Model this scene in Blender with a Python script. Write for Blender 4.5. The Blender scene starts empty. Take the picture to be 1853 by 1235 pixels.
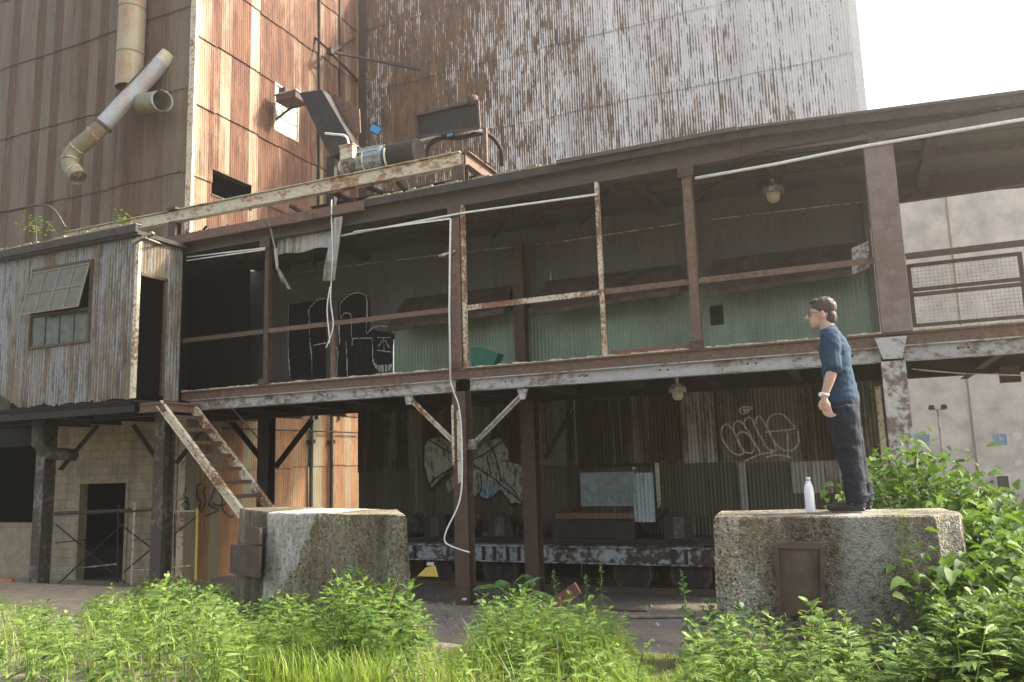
import bpy, math, random
import numpy as np
from mathutils import Vector, Matrix
R = math.radians
random.seed(7); rng = np.random.default_rng(7)
SC = bpy.context.scene
COL = SC.collection
# ------------------------------------------------------------------ camera
FPX, W0, H0 = 1433.27, 1853.0, 1235.0
YAW, PIT, ROL, CZ = 0.409247, 0.148969, -0.0310770, 2.25
fw = Vector((-math.sin(YAW)*math.cos(PIT), math.cos(YAW)*math.cos(PIT), math.sin(PIT)))
r0 = Vector((math.cos(YAW), math.sin(YAW), 0)); u0 = r0.cross(fw)
CR = r0*math.cos(ROL) + u0*math.sin(ROL); CU = -r0*math.sin(ROL) + u0*math.cos(ROL)
cam = bpy.data.cameras.new('camera'); co = bpy.data.objects.new('camera', cam); COL.objects.link(co)
cam.sensor_width = 36; cam.lens = 36*FPX/W0; cam.clip_start = .05; cam.clip_end = 2000
co.matrix_world = Matrix(((CR.x, CU.x, -fw.x, 0), (CR.y, CU.y, -fw.y, 0), (CR.z, CU.z, -fw.z, CZ), (0, 0, 0, 1)))
SC.camera = co
# ------------------------------------------------------------------ light
SUN_AZ, SUN_EL = 60.0, 38.0         # azimuth clockwise from +Y
world = bpy.data.worlds.new('World'); SC.world = world; world.use_nodes = True
nt = world.node_tree; bg = nt.nodes['Background']
sky = nt.nodes.new('ShaderNodeTexSky'); sky.sky_type = 'NISHITA'; sky.sun_disc = False
sky.sun_elevation = R(SUN_EL); sky.sun_rotation = R(SUN_AZ)
sky.air_density = 1.0; sky.dust_density = 6.0; sky.ozone_density = 1.0
hs = nt.nodes.new('ShaderNodeHueSaturation'); hs.inputs['Saturation'].default_value = .45
nt.links.new(sky.outputs[0], hs.inputs['Color']); nt.links.new(hs.outputs[0], bg.inputs[0])
bg.inputs[1].default_value = .15
sl = bpy.data.lights.new('sun', 'SUN'); sl.energy = 3.0; sl.angle = R(3); sl.color = (1, .90, .74)
so = bpy.data.objects.new('sun', sl); COL.objects.link(so)
sd = Vector((math.sin(R(SUN_AZ))*math.cos(R(SUN_EL)), math.cos(R(SUN_AZ))*math.cos(R(SUN_EL)), math.sin(R(SUN_EL))))
so.rotation_euler = sd.to_track_quat('Z', 'Y').to_euler()
SC.view_settings.view_transform = 'Standard'; SC.view_settings.look = 'None'
SC.view_settings.exposure = 1.62; SC.view_settings.gamma = 1
SC.cycles.max_bounces = 6; SC.cycles.volume_bounces = 0

# ------------------------------------------------------------------ helpers
def at(px, py, X=None, Y=None, Z=None):
    d = CR*((px-W0/2)/FPX) - CU*((py-H0/2)/FPX) + fw
    if X is not None: t = X/d.x
    elif Y is not None: t = Y/d.y
    else: t = (Z-CZ)/d.z
    return Vector((d.x*t, d.y*t, CZ+d.z*t))
def proj(p):
    v = Vector(p)-Vector((0, 0, CZ)); d = v.dot(fw)
    return W0/2+FPX*v.dot(CR)/d, H0/2-FPX*v.dot(CU)/d
def wl(o):
    v = Vector((0, 0, 0))
    while o: v += o.location; o = o.parent
    return v
def tag(o, label=None, cat=None, group=None, kind=None):
    if label: o['label'] = label
    if cat: o['category'] = cat
    if group: o['group'] = group
    if kind: o['kind'] = kind
    return o
def thing(name, label, cat, loc=(0, 0, 0), group=None):
    o = bpy.data.objects.new(name, None); COL.objects.link(o); o.location = loc; o.empty_display_size = .2
    return tag(o, label, cat, group)
class MB:
    def __init__(s): s.v = []; s.f = []
    def add(s, vs, fs):
        n = len(s.v); s.v += [tuple(v) for v in vs]; s.f += [tuple(i+n for i in f) for f in fs]; return s
    def box(s, a, b):
        x0, x1 = sorted((a[0], b[0])); y0, y1 = sorted((a[1], b[1])); z0, z1 = sorted((a[2], b[2]))
        return s.add([(x0,y0,z0),(x1,y0,z0),(x1,y1,z0),(x0,y1,z0),(x0,y0,z1),(x1,y0,z1),(x1,y1,z1),(x0,y1,z1)],
                     [(3,2,1,0),(4,5,6,7),(0,1,5,4),(1,2,6,5),(2,3,7,6),(3,0,4,7)])
    def bar(s, p, q, w, h, up=(0, 0, 1)):
        p = Vector(p); q = Vector(q); d = (q-p).normalized(); up = Vector(up)
        if abs(d.dot(up)) > .98: up = Vector((0, 1, 0))
        a = d.cross(up).normalized(); b = a.cross(d)
        vs = []
        for c in (p, q):
            for i, j in ((-1,-1),(1,-1),(1,1),(-1,1)): vs.append(c+a*(i*w/2)+b*(j*h/2))
        return s.add(vs, [(0,1,2,3),(7,6,5,4),(0,4,5,1),(1,5,6,2),(2,6,7,3),(3,7,4,0)])
    def ibeam(s, p, q, w, h, t=.018, up=(0, 0, 1)):
        p = Vector(p); q = Vector(q); d = (q-p).normalized(); up = Vector(up)
        if abs(d.dot(up)) > .98: up = Vector((0, 1, 0))
        a = d.cross(up).normalized(); b = a.cross(d)
        for k in (-1, 1):
            o = b*(k*(h/2-t/2)); s.bar(p+o, q+o, w, t, up)
        s.bar(p, q, t, h-2*t, up); return s
    def tube(s, pts, r, n=8, cap=True):
        pts = [Vector(p) for p in pts]; m = len(pts); rr = r if isinstance(r, (list, tuple)) else [r]*m
        vs = []; ref = None
        for i, p in enumerate(pts):
            d = (pts[min(i+1, m-1)]-pts[max(i-1, 0)]).normalized()
            if ref is None: ref = Vector((0, 0, 1)) if abs(d.z) < .9 else Vector((1, 0, 0))
            a = d.cross(ref).normalized(); b = a.cross(d); ref = b if False else ref
            for k in range(n):
                t = 2*math.pi*k/n; vs.append(p+a*(math.cos(t)*rr[i])+b*(math.sin(t)*rr[i]))
        fs = [(i*n+k, i*n+(k+1) % n, (i+1)*n+(k+1) % n, (i+1)*n+k) for i in range(m-1) for k in range(n)]
        if cap: fs += [tuple(range(n))[::-1], tuple((m-1)*n+k for k in range(n))]
        return s.add(vs, fs)
    def pipe(s, pts, ro, ri, n=16):           # open-ended hollow pipe
        s.tube(pts, ro, n, False); s.tube(pts, ri, n, False); return s
    def ell(s, c, r, n=14, m=10, rot=None):
        c = Vector(c); vs = []; M = rot or Matrix.Identity(3)
        for j in range(1, m):
            f = math.pi*j/m
            for k in range(n):
                t = 2*math.pi*k/n
                vs.append(c+M @ Vector((r[0]*math.sin(f)*math.cos(t), r[1]*math.sin(f)*math.sin(t), r[2]*math.cos(f))))
        top = len(vs); vs.append(c+M @ Vector((0, 0, r[2]))); vs.append(c+M @ Vector((0, 0, -r[2])))
        fs = [(j*n+k, (j+1)*n+k, (j+1)*n+(k+1) % n, j*n+(k+1) % n) for j in range(m-2) for k in range(n)]
        fs += [(top, k, (k+1) % n) for k in range(n)] + [(top+1, (m-2)*n+(k+1) % n, (m-2)*n+k) for k in range(n)]
        return s.add(vs, fs)
    def cap(s, p, q, ra, rb, n=12):
        s.tube([p, q], [ra, rb], n); s.ell(p, (ra,)*3, n, 8); s.ell(q, (rb,)*3, n, 8); return s
    def prism(s, poly, ext):                  # poly: 3-D points, ext vector
        n = len(poly); e = Vector(ext); vs = [Vector(p) for p in poly]; vs += [v+e for v in vs]
        return s.add(vs, [tuple(range(n))[::-1], tuple(range(n, 2*n))]+[(i, (i+1) % n, n+(i+1) % n, n+i) for i in range(n)])
    def build(s, name, mat, parent=None, loc=None, smooth=False, bevel=0):
        me = bpy.data.meshes.new(name)
        o = bpy.data.objects.new(name, me); COL.objects.link(o)
        if parent is not None: o.parent = parent; off = wl(parent)
        else: off = Vector(loc or (0, 0, 0)); o.location = off
        va = np.array(s.v, dtype=float)-np.array(off)
        me.from_pydata(va.tolist(), [], s.f); me.materials.append(mat)
        import bmesh
        if len(s.f) < 60000:
            bm = bmesh.new(); bm.from_mesh(me); bmesh.ops.recalc_face_normals(bm, faces=bm.faces); bm.to_mesh(me); bm.free()
        if smooth: me.shade_smooth()
        if bevel:
            b = o.modifiers.new('bevel', 'BEVEL'); b.width = bevel; b.segments = 2; b.limit_method = 'ANGLE'
        return o
PITCH = .076
def corr_off(u, amp): return amp*math.cos(2*math.pi*u/PITCH)
def corr(mb, p0, axis, n, u0, u1, zs, amp=.009, holes=(), sheet=.81, seg=6, jag=.012, top=None, bot=None, lap=.012, bow=0):
    """corrugated sheets on a vertical wall. axis 'X' or 'Y' = direction of u; p0 = the other coordinate; n = +-1 outward."""
    nu = max(1, int(round((u1-u0)/(PITCH/seg)))); du = (u1-u0)/nu
    rows = list(zip(zs[:-1], zs[1:]))
    for ri, (za, zb) in enumerate(rows):
        prev = None
        for i in range(nu):
            ua, ub = u0+i*du, u0+(i+1)*du
            sh = int((ua-u0)/sheet+.01)
            if sh != prev:
                prev = sh; rnd = random.Random(ri*977+sh*31+int(abs(p0)*10))
                off = rnd.uniform(0, .006); jb = rnd.uniform(-jag, jag)*2
            z0 = za-.06+jb if ri else za
            if bot and ri == 0: z0 = bot((ua+ub)/2)
            z1 = zb if not (top and ri == len(rows)-1) else top((ua+ub)/2)
            ivs = [(z0, z1)]
            for (ha, hb, hz0, hz1) in holes:
                if ub > ha+1e-6 and ua < hb-1e-6:
                    nv = []
                    for (a, b) in ivs:
                        if hz1 <= a or hz0 >= b: nv.append((a, b)); continue
                        if a < hz0: nv.append((a, hz0))
                        if b > hz1: nv.append((hz1, b))
                    ivs = nv
            for (a, b) in ivs:
                if b-a < .004: continue
                q = []
                for (u, z) in ((ua, a), (ub, a), (ub, b), (ua, b)):
                    t = (zb-z)/(zb-za) if zb > za else 0
                    o = n*(corr_off(u, amp)+lap*max(0, min(1, t))+off)
                    q.append((u, p0+o, z) if axis == 'X' else (p0+o, u, z))
                mb.add(q, [(0, 1, 2, 3)])
    return mb
def paint(mb, polys, p0, axis, n, amp=.009, proud=.02, step=PITCH/6):
    """paint marks that follow the corrugation: polys in (u,z); union of scanline intervals per column"""
    us = [p[0] for q in polys for p in q]; a = math.floor(min(us)/step); b = math.ceil(max(us)/step)
    for i in range(a, b):
        um = (i+.5)*step; iv = []
        for q in polys:
            zs = []
            for (x0, z0), (x1, z1) in zip(q, q[1:]+q[:1]):
                if (x0 <= um) != (x1 <= um): zs.append(z0+(um-x0)/(x1-x0)*(z1-z0))
            zs.sort(); iv += list(zip(zs[::2], zs[1::2]))
        iv.sort(); out = []
        for z0, z1 in iv:
            if out and z0 <= out[-1][1]+.002: out[-1][1] = max(out[-1][1], z1)
            else: out.append([z0, z1])
        for z0, z1 in out:
            q = []
            for (u, z) in ((i*step, z0), ((i+1)*step, z0), ((i+1)*step, z1), (i*step, z1)):
                o = p0+n*(corr_off(u, amp)+proud)
                q.append((u, o, z) if axis == 'X' else (o, u, z))
            mb.add(q, [(0, 1, 2, 3)])
def stroke(pts, w):
    out = []
    for (a, b) in zip(pts[:-1], pts[1:]):
        d = Vector((b[0]-a[0], b[1]-a[1]))
        if d.length < 1e-6: continue
        d.normalize(); e = d*(w*.5); p = Vector((-d.y, d.x))*(w/2); A = Vector(a)-e; B = Vector(b)+e
        out.append([tuple(A+p), tuple(B+p), tuple(B-p), tuple(A-p)])
    return out
def smoothpts(pts, k=5):
    out = []
    P = [pts[0]]+list(pts)+[pts[-1]]
    for i in range(1, len(P)-2):
        for j in range(k):
            t = j/k; a, b, c, d = [Vector(q) for q in P[i-1:i+3]]
            out.append(tuple(.5*((2*b)+(c-a)*t+(2*a-5*b+4*c-d)*t*t+(3*b-a-3*c+d)*t**3)))
    out.append(tuple(pts[-1])); return out

# ------------------------------------------------------------------ materials
class NM:
    def __init__(s, name):
        s.m = bpy.data.materials.new(name); s.m.use_nodes = True; s.t = s.m.node_tree; s.N = s.t.nodes
        s.b = s.N['Principled BSDF']; s.geo = s.N.new('ShaderNodeNewGeometry'); s.pos = s.geo.outputs['Position']
    def L(s, a, b): s.t.links.new(a, b)
    def math(s, op, a, b=None, clamp=False):
        n = s.N.new('ShaderNodeMath'); n.operation = op; n.use_clamp = clamp
        for i, x in enumerate((a, b)):
            if x is None: continue
            if hasattr(x, 'links'): s.L(x, n.inputs[i])
            else: n.inputs[i].default_value = x
        return n.outputs[0]
    def scale(s, vec, sc):
        n = s.N.new('ShaderNodeVectorMath'); n.operation = 'MULTIPLY'; s.L(vec, n.inputs[0]); n.inputs[1].default_value = sc; return n.outputs[0]
    def noise(s, sc=(1, 1, 1), scale=1, detail=4, rough=.6, dist=0, vec=None):
        n = s.N.new('ShaderNodeTexNoise'); s.L(s.scale(vec or s.pos, sc), n.inputs['Vector'])
        n.inputs['Scale'].default_value = scale; n.inputs['Detail'].default_value = detail
        n.inputs['Roughness'].default_value = rough; n.inputs['Distortion'].default_value = dist; return n.outputs['Fac']
    def vor(s, scale, sc=(1, 1, 1), out='Distance'):
        n = s.N.new('ShaderNodeTexVoronoi'); s.L(s.scale(s.pos, sc), n.inputs['Vector']); n.inputs['Scale'].default_value = scale; return n.outputs[out]
    def ramp(s, fac, stops, interp='LINEAR'):
        n = s.N.new('ShaderNodeValToRGB'); n.color_ramp.interpolation = interp; e = n.color_ramp.elements
        while len(e) < len(stops): e.new(.5)
        for i, (p, c) in enumerate(stops):
            e[i].position = p; e[i].color = (c, c, c, 1) if isinstance(c, (int, float)) else (*c, 1)
        s.L(fac, n.inputs[0]); return n.outputs[0]
    def mix(s, fac, a, b, blend='MIX'):
        n = s.N.new('ShaderNodeMix'); n.data_type = 'RGBA'; n.blend_type = blend
        for i, x in ((0, fac), (6, a), (7, b)):
            if hasattr(x, 'links'): s.L(x, n.inputs[i])
            elif i == 0: n.inputs[0].default_value = x
            else: n.inputs[i].default_value = (*x, 1)
        return n.outputs[2]
    def sheet(s, w=.81, h=2.0, z0=0, colw=.5):
        x = s.N.new('ShaderNodeSeparateXYZ'); s.L(s.pos, x.inputs[0])
        u = s.math('ADD', x.outputs[0], x.outputs[1])
        fu = s.math('FLOOR', s.math('DIVIDE', u, w)); fz = s.math('FLOOR', s.math('DIVIDE', s.math('SUBTRACT', x.outputs[2], z0), h))
        c = s.N.new('ShaderNodeCombineXYZ'); s.L(fu, c.inputs[0]); s.L(fz, c.inputs[1])
        n = s.N.new('ShaderNodeTexWhiteNoise'); n.noise_dimensions = '2D'; s.L(c.outputs[0], n.inputs['Vector'])
        f2 = s.math('FLOOR', s.math('DIVIDE', u, w*.45)); n2 = s.N.new('ShaderNodeTexWhiteNoise'); n2.noise_dimensions = '1D'; s.L(f2, n2.inputs['W'])
        return s.math('ADD', s.math('MULTIPLY', n.outputs['Value'], 1-colw), s.math('MULTIPLY', n2.outputs['Value'], colw))
    def stripe(s):
        x = s.N.new('ShaderNodeSeparateXYZ'); s.L(s.pos, x.inputs[0])
        g = s.N.new('ShaderNodeNewGeometry'); gx = s.N.new('ShaderNodeSeparateXYZ'); s.L(g.outputs['True Normal'], gx.inputs[0])
        return x
    def done(s, col, rough=.8, metal=0, bump=None, bs=.3, bd=.01, spec=None):
        if hasattr(col, 'links'): s.L(col, s.b.inputs['Base Color'])
        else: s.b.inputs['Base Color'].default_value = (*col, 1)
        if hasattr(rough, 'links'): s.L(rough, s.b.inputs['Roughness'])
        else: s.b.inputs['Roughness'].default_value = rough
        s.b.inputs['Metallic'].default_value = metal
        if spec is not None: s.b.inputs['Specular IOR Level'].default_value = spec
        if bump is not None:
            n = s.N.new('ShaderNodeBump'); n.inputs['Strength'].default_value = bs; n.inputs['Distance'].default_value = bd
            s.L(bump, n.inputs['Height']); s.L(n.outputs[0], s.b.inputs['Normal'])
        return s.m
def m_sheetmetal(name, base, base2, rust1, rust2, amt=.5, sw=.81, sh=2.0, z0=0, soft=.08, sheetw=.35, fine=14, glare_fade=None, streakz=.10, colw=.5, wave=0, ax=0, ws=(.55, .45, .40), nw=.35):
    k = NM(name); sh_ = k.sheet(sw, sh, z0, colw)
    patch = k.noise((1, 1, .45), .55, 5, .65); streak = k.noise((1, 1, streakz), 7, 4, .6); fin = k.noise((1, 1, .35), fine, 5, .7)
    narrow = k.noise((1, 1, .03), 16, 2, .5)
    f = k.math('ADD', k.math('MULTIPLY', k.math('SUBTRACT', patch, .5), ws[0]), k.math('MULTIPLY', k.math('SUBTRACT', streak, .5), ws[1]))
    f = k.math('ADD', k.math('ADD', f, .7), k.math('MULTIPLY', k.math('SUBTRACT', fin, .5), ws[2]))
    f = k.math('ADD', f, k.math('MULTIPLY', k.math('SUBTRACT', sh_, .5), sheetw))
    f = k.math('ADD', f, k.math('MULTIPLY', k.math('SUBTRACT', narrow, .5), nw))
    if wave:
        x = k.N.new('ShaderNodeSeparateXYZ'); k.L(k.pos, x.inputs[0])
        f = k.math('ADD', f, k.math('MULTIPLY', k.math('COSINE', k.math('MULTIPLY', x.outputs[ax], 2*math.pi/PITCH)), -wave))
    if glare_fade:
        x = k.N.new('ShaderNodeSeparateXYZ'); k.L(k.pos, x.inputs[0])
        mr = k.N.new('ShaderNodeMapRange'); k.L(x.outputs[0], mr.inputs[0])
        for i, v in enumerate(glare_fade): mr.inputs[i+1].default_value = v
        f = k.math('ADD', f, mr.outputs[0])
    th = 1.0-amt*.6
    fac = k.ramp(f, [(max(0, th-soft-.0), 0), (min(1, th+soft), 1)])
    base_c = k.mix(k.ramp(k.noise((1, 1, .12), 3.1, 4), [(.35, 0), (.65, 1)]), base, base2)
    base_c = k.mix(.6, base_c, k.ramp(sh_, [(0, .55), (1, 1.0)]), 'MULTIPLY')
    rust = k.mix(k.ramp(k.noise((1, 1, .2), 5.3, 5, .7), [(.38, 0), (.62, 1)]), rust1, rust2)
    c = k.mix(fac, base_c, rust)
    c = k.mix(.55, c, k.ramp(k.noise((1, 1, .5), 45, 3, .7), [(.25, .55), (.75, 1.25)]), 'MULTIPLY')
    return k.done(c, k.ramp(fac, [(0, .48), (1, .9)]), .15, k.noise((1, 1, 1), 60, 3), .25, .004)
def m_flaky(name, paint_c, rust1, rust2, amt=.5, sc=9, st=(1, 1, 1), rough=.75, soft=.04):
    k = NM(name); n = k.math('ADD', k.math('MULTIPLY', k.noise(st, sc, 6, .7), .6), k.math('MULTIPLY', k.noise((1, 1, 1), 1.3, 3), .4))
    th = .28+.44*(1-amt)
    fac = k.ramp(n, [(th-soft, 0), (th+soft, 1)])
    rust = k.mix(k.ramp(k.noise((1, 1, 1), 12, 5, .7), [(.35, 0), (.65, 1)]), rust1, rust2)
    pc = k.mix(.5, paint_c, k.ramp(k.noise((1, 1, 1), 22, 4), [(.3, .6), (.7, 1.1)]), 'MULTIPLY')
    return k.done(k.mix(fac, pc, rust), rough, .05, k.math('ADD', fac, k.noise((1, 1, 1), 50, 3)), .35, .004)
def m_plain(name, c, rough=.7, metal=0, var=.25, sc=14, spec=None):
    k = NM(name)
    col = k.mix(1.0, c, k.ramp(k.noise((1, 1, 1), sc, 5, .65), [(.3, 1-var), (.7, 1+var)]), 'MULTIPLY')
    return k.done(col, rough, metal, k.noise((1, 1, 1), sc*3, 3), .2, .003, spec)
def m_concrete(name, c1, c2, c3, scale=1, lime=None, moss=None):
    k = NM(name)
    big = k.ramp(k.noise((1, 1, .5), 1.6, 6, .65), [(.38, 0), (.62, 1)])
    b2 = k.ramp(k.noise((1, 1, .35), 3.2, 6, .7), [(.40, 0), (.62, 1)])
    c = k.mix(b2, k.mix(big, c1, c2), c3)
    strk = k.ramp(k.noise((1, 1, .08), 5, 5, .65), [(.36, .5), (.58, 1.08)]); c = k.mix(.8, c, strk, 'MULTIPLY')
    agm = k.ramp(k.noise((1, 1, 1), 2.4, 4), [(.36, .45), (.6, .95)])
    ag = k.ramp(k.vor(62*scale, out='Color'), [(.12, .22), (.3, .85), (.6, 1.0), (.92, 1.85)])
    c = k.mix(agm, c, ag, 'MULTIPLY')
    pits = k.ramp(k.noise((1, 1, 1), 24, 6, .85), [(.37, .22), (.45, 1)])
    c = k.mix(.75, c, pits, 'MULTIPLY')
    zz = k.N.new('ShaderNodeSeparateXYZ'); k.L(k.pos, zz.inputs[0]); fr = k.math('FRACT', k.math('DIVIDE', k.math('ADD', zz.outputs[2], k.math('MULTIPLY', k.noise((1, 1, 1), 3, 3), .03)), .27))
    c = k.mix(.5, c, k.ramp(fr, [(0, .45), (.035, 1)]), 'MULTIPLY')
    dk = k.ramp(k.noise((1, 1, .3), 1.1, 5, .7), [(.42, .55), (.60, 1.12)]); c = k.mix(.8, c, dk, 'MULTIPLY')
    if lime or moss:
        x = k.N.new('ShaderNodeSeparateXYZ'); k.L(k.pos, x.inputs[0]); n = k.math('SUBTRACT', k.noise((1, 1, .7), 3.2, 6, .7), .5)
        if lime:      # old render coat left on the left part of the front face, ragged lower edge
            (ox, oy), (dx, dy), wtop = lime
            u = k.math('ADD', k.math('MULTIPLY', k.math('SUBTRACT', x.outputs[0], ox), dx), k.math('MULTIPLY', k.math('SUBTRACT', x.outputs[1], oy), dy))
            lim = k.math('MULTIPLY', k.math('SUBTRACT', x.outputs[2], .45), wtop)
            f = k.math('ADD', k.math('SUBTRACT', lim, u), k.math('MULTIPLY', n, 1.1))
            g = k.math('MULTIPLY', k.ramp(f, [(.0, 0), (.07, 1)]), k.ramp(k.math('ADD', u, k.math('MULTIPLY', n, .3)), [(.0, 0), (.03, 1)]))
            lc = k.mix(k.ramp(k.noise((1, 1, .6), 7, 6, .75), [(.4, 0), (.6, 1)]), (.66, .63, .58), (.42, .39, .33))
            c = k.mix(k.math('MULTIPLY', g, k.ramp(k.noise((1, 1, 1), 18, 5, .8), [(.36, .1), (.44, 1)])), c, lc)
        if moss:
            f = k.math('ADD', k.math('ABSOLUTE', k.math('SUBTRACT', x.outputs[0], moss)), k.math('MULTIPLY', n, .12))
            g = k.math('MULTIPLY', k.ramp(f, [(.02, 1), (.07, 0)]), k.ramp(x.outputs[2], [(.9/2, 1), (1.0, 1)]))
            c = k.mix(k.math('MULTIPLY', g, .6), c, (.16, .19, .05))
            f = k.math('ADD', k.math('ABSOLUTE', k.math('SUBTRACT', x.outputs[0], moss-.28)), k.math('MULTIPLY', n, .7))
            c = k.mix(k.math('MULTIPLY', k.ramp(f, [(.05, 1), (.28, 0)]), .6), c, (.40, .39, .36))
    return k.done(c, .95, 0, k.math('ADD', k.vor(70*scale), k.math('MULTIPLY', pits, 1.2)), .9, .014)
def m_paint(name, col, fade=.5, sc=9):
    k = NM(name); c = k.mix(1.0, col, k.ramp(k.noise((1, 1, 1), sc*2, 4), [(.3, .6), (.7, 1.2)]), 'MULTIPLY'); k.done(c, .85)
    tr = k.N.new('ShaderNodeBsdfTransparent'); mx = k.N.new('ShaderNodeMixShader'); f = k.ramp(k.noise((1, 1, .35), sc, 5, .75), [(fade-.08, 0), (fade+.12, 1)])
    k.L(f, mx.inputs[0]); k.L(tr.outputs[0], mx.inputs[1]); k.L(k.b.outputs[0], mx.inputs[2]); k.L(mx.outputs[0], k.N['Material Output'].inputs[0]); return k.m
def m_leaf(name, cols, trans=.45, rough=.5):
    k = NM(name); rnd = k.geo.outputs['Random Per Island']
    c = k.ramp(rnd, [(i/(len(cols)-1), cc) for i, cc in enumerate(cols)])
    c = k.mix(.5, c, k.ramp(k.noise((1, 1, 1), 1.2, 3), [(.3, .55), (.7, 1.3)]), 'MULTIPLY')
    k.done(c, rough, 0, spec=.35)
    tr = k.N.new('ShaderNodeBsdfTranslucent'); mx = k.N.new('ShaderNodeMixShader'); mx.inputs[0].default_value = trans
    tc = k.mix(1, c, (1.3, 1.35, .7), 'MULTIPLY'); k.L(tc, tr.inputs[0])
    out = k.N['Material Output']; k.L(k.b.outputs[0], mx.inputs[1]); k.L(tr.outputs[0], mx.inputs[2]); k.L(mx.outputs[0], out.inputs[0])
    return k.m
M = {}
M['silver'] = m_sheetmetal('rust_streaked_galvanised', (.88, .89, .90), (.74, .75, .76), (.13, .085, .06), (.27, .18, .11), .545, sh=2.25, z0=10.25, glare_fade=(-14.6, .8, .14, -.15), sheetw=.10, soft=.03, colw=.6, wave=.10, fine=13, streakz=.20, ws=(.85, .75, .5))  # rust thinned toward the right, painting the glare veil into the wall colour
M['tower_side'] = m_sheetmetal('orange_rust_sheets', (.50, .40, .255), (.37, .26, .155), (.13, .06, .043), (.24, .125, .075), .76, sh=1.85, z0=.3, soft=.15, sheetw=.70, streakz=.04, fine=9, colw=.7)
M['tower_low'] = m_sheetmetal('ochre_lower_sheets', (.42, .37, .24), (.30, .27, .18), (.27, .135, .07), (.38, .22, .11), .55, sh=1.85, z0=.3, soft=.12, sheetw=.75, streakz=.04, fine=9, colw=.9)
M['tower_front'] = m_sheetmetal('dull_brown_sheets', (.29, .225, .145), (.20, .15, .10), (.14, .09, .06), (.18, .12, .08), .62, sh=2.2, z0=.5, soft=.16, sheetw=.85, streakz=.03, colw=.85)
M['cabin'] = m_sheetmetal('weathered_cabin_sheets', (.36, .40, .45), (.30, .30, .27), (.12, .10, .085), (.26, .21, .14), .55, sw=.6, sh=3.3, z0=3.4, soft=.07, sheetw=.22, fine=26, streakz=.25, wave=.05)
M['green'] = m_sheetmetal('faded_green_sheets', (.32, .42, .30), (.28, .37, .265), (.18, .20, .14), (.22, .21, .15), .26, sh=1.6, z0=3.8, soft=.18, sheetw=.12, ws=(.9, .12, .25), nw=.06)
M['dark_wall'] = m_sheetmetal('sooty_sheets', (.17, .175, .155), (.15, .155, .135), (.10, .095, .08), (.14, .13, .11), .5, sh=1.4, z0=3.8, soft=.2, sheetw=.15, ws=(.9, .15, .3), nw=.06)
M['low_wall'] = m_sheetmetal('dingy_sheets', (.27, .26, .19), (.17, .165, .125), (.055, .038, .028), (.11, .075, .04), .60, sh=1.5, z0=2.1-1.5, soft=.08, sheetw=.5, fine=22)
M['low_olive'] = m_sheetmetal('olive_sheets', (.13, .13, .085), (.10, .105, .08), (.09, .05, .03), (.12, .075, .04), .4, sh=1.5, z0=.6, soft=.2, sheetw=.6)
M['pale_sheet'] = m_sheetmetal('pale_zinc_sheet', (.50, .50, .46), (.38, .39, .36), (.17, .13, .09), (.22, .18, .12), .38)
M['blue_sheet'] = m_sheetmetal('pale_blue_sheet', (.42, .52, .54), (.32, .42, .45), (.15, .14, .12), (.22, .2, .17), .2)
M['rust'] = m_flaky('dark_rust_steel', (.105, .075, .055), (.05, .036, .028), (.15, .085, .055), .5)
M['wide_post'] = m_flaky('greyed_brown_post', (.26, .21, .19), (.16, .115, .095), (.22, .16, .13), .5, 6)
M['eaves'] = m_flaky('grey_brown_eaves', (.12, .105, .09), (.075, .062, .05), (.15, .10, .075), .45, 5)
M['maroon'] = m_flaky('maroon_rust_steel', (.17, .11, .08), (.09, .056, .042), (.25, .15, .10), .5, 9)
M['black'] = m_flaky('black_steel', (.03, .03, .028), (.045, .03, .025), (.07, .04, .03), .45)
M['beam_white'] = m_flaky('flaking_white_beam', (.50, .50, .49), (.15, .10, .07), (.28, .22, .16), .43, 7, (1, 1, 1.5))
M['cream'] = m_flaky('flaking_cream_steel', (.72, .66, .50), (.20, .075, .04), (.36, .17, .08), .40, 14)
M['cream_rusty'] = m_flaky('rusted_cream_steel', (.68, .62, .48), (.18, .075, .045), (.30, .15, .08), .50, 18)
M['cream_beam'] = m_flaky('cream_roof_beam', (.66, .62, .47), (.22, .09, .05), (.45, .24, .10), .40, 5, (1, 1, 2))
M['post_flaky'] = m_flaky('peeling_grey_post', (.25, .25, .24), (.06, .05, .04), (.10, .075, .055), .66, 9)
M['post_pale'] = m_flaky('peeling_pale_post', (.55, .53, .50), (.14, .10, .09), (.24, .15, .12), .5, 10)
M['wagon'] = m_flaky('flaking_blue_grey', (.42, .47, .49), (.045, .035, .028), (.10, .06, .04), .52, 9)
M['crust'] = m_plain('pale_gravel_crust', (.55, .50, .36), .95, 0, .6, 30)
M['pipe'] = m_plain('white_conduit', (.75, .76, .74), .45, 0, .12)
M['galv'] = m_flaky('galvanised_duct', (.42, .45, .48), (.27, .20, .13), (.42, .2, .09), .36, 3, (1, 1, .5), .5, .1)
M['duct_tan'] = m_flaky('tan_duct', (.42, .38, .27), (.22, .15, .08), (.5, .27, .08), .35, 2.5, (3, 3, .25), .6, .1)
M['olive_duct'] = m_flaky('olive_duct', (.30, .28, .18), (.16, .12, .08), (.25, .17, .1), .4, 5, (1, 1, 1), .5, .1)
M['block'] = m_concrete('exposed_aggregate', (.33, .30, .22), (.42, .40, .35), (.22, .165, .10), moss=.22)
M['block_w'] = m_concrete('lime_stained_aggregate', (.30, .255, .165), (.34, .295, .22), (.19, .15, .09), lime=((-6.31, 7.36), (.964, -.266), .82))
M['lime'] = m_concrete('spalled_lime_face', (.60, .58, .55), (.72, .69, .64), (.55, .50, .42))
M['silo'] = m_plain('pale_silo_concrete', (.66, .62, .56), .95, 0, .28, 1.3)
M['blockwall'] = None
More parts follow.
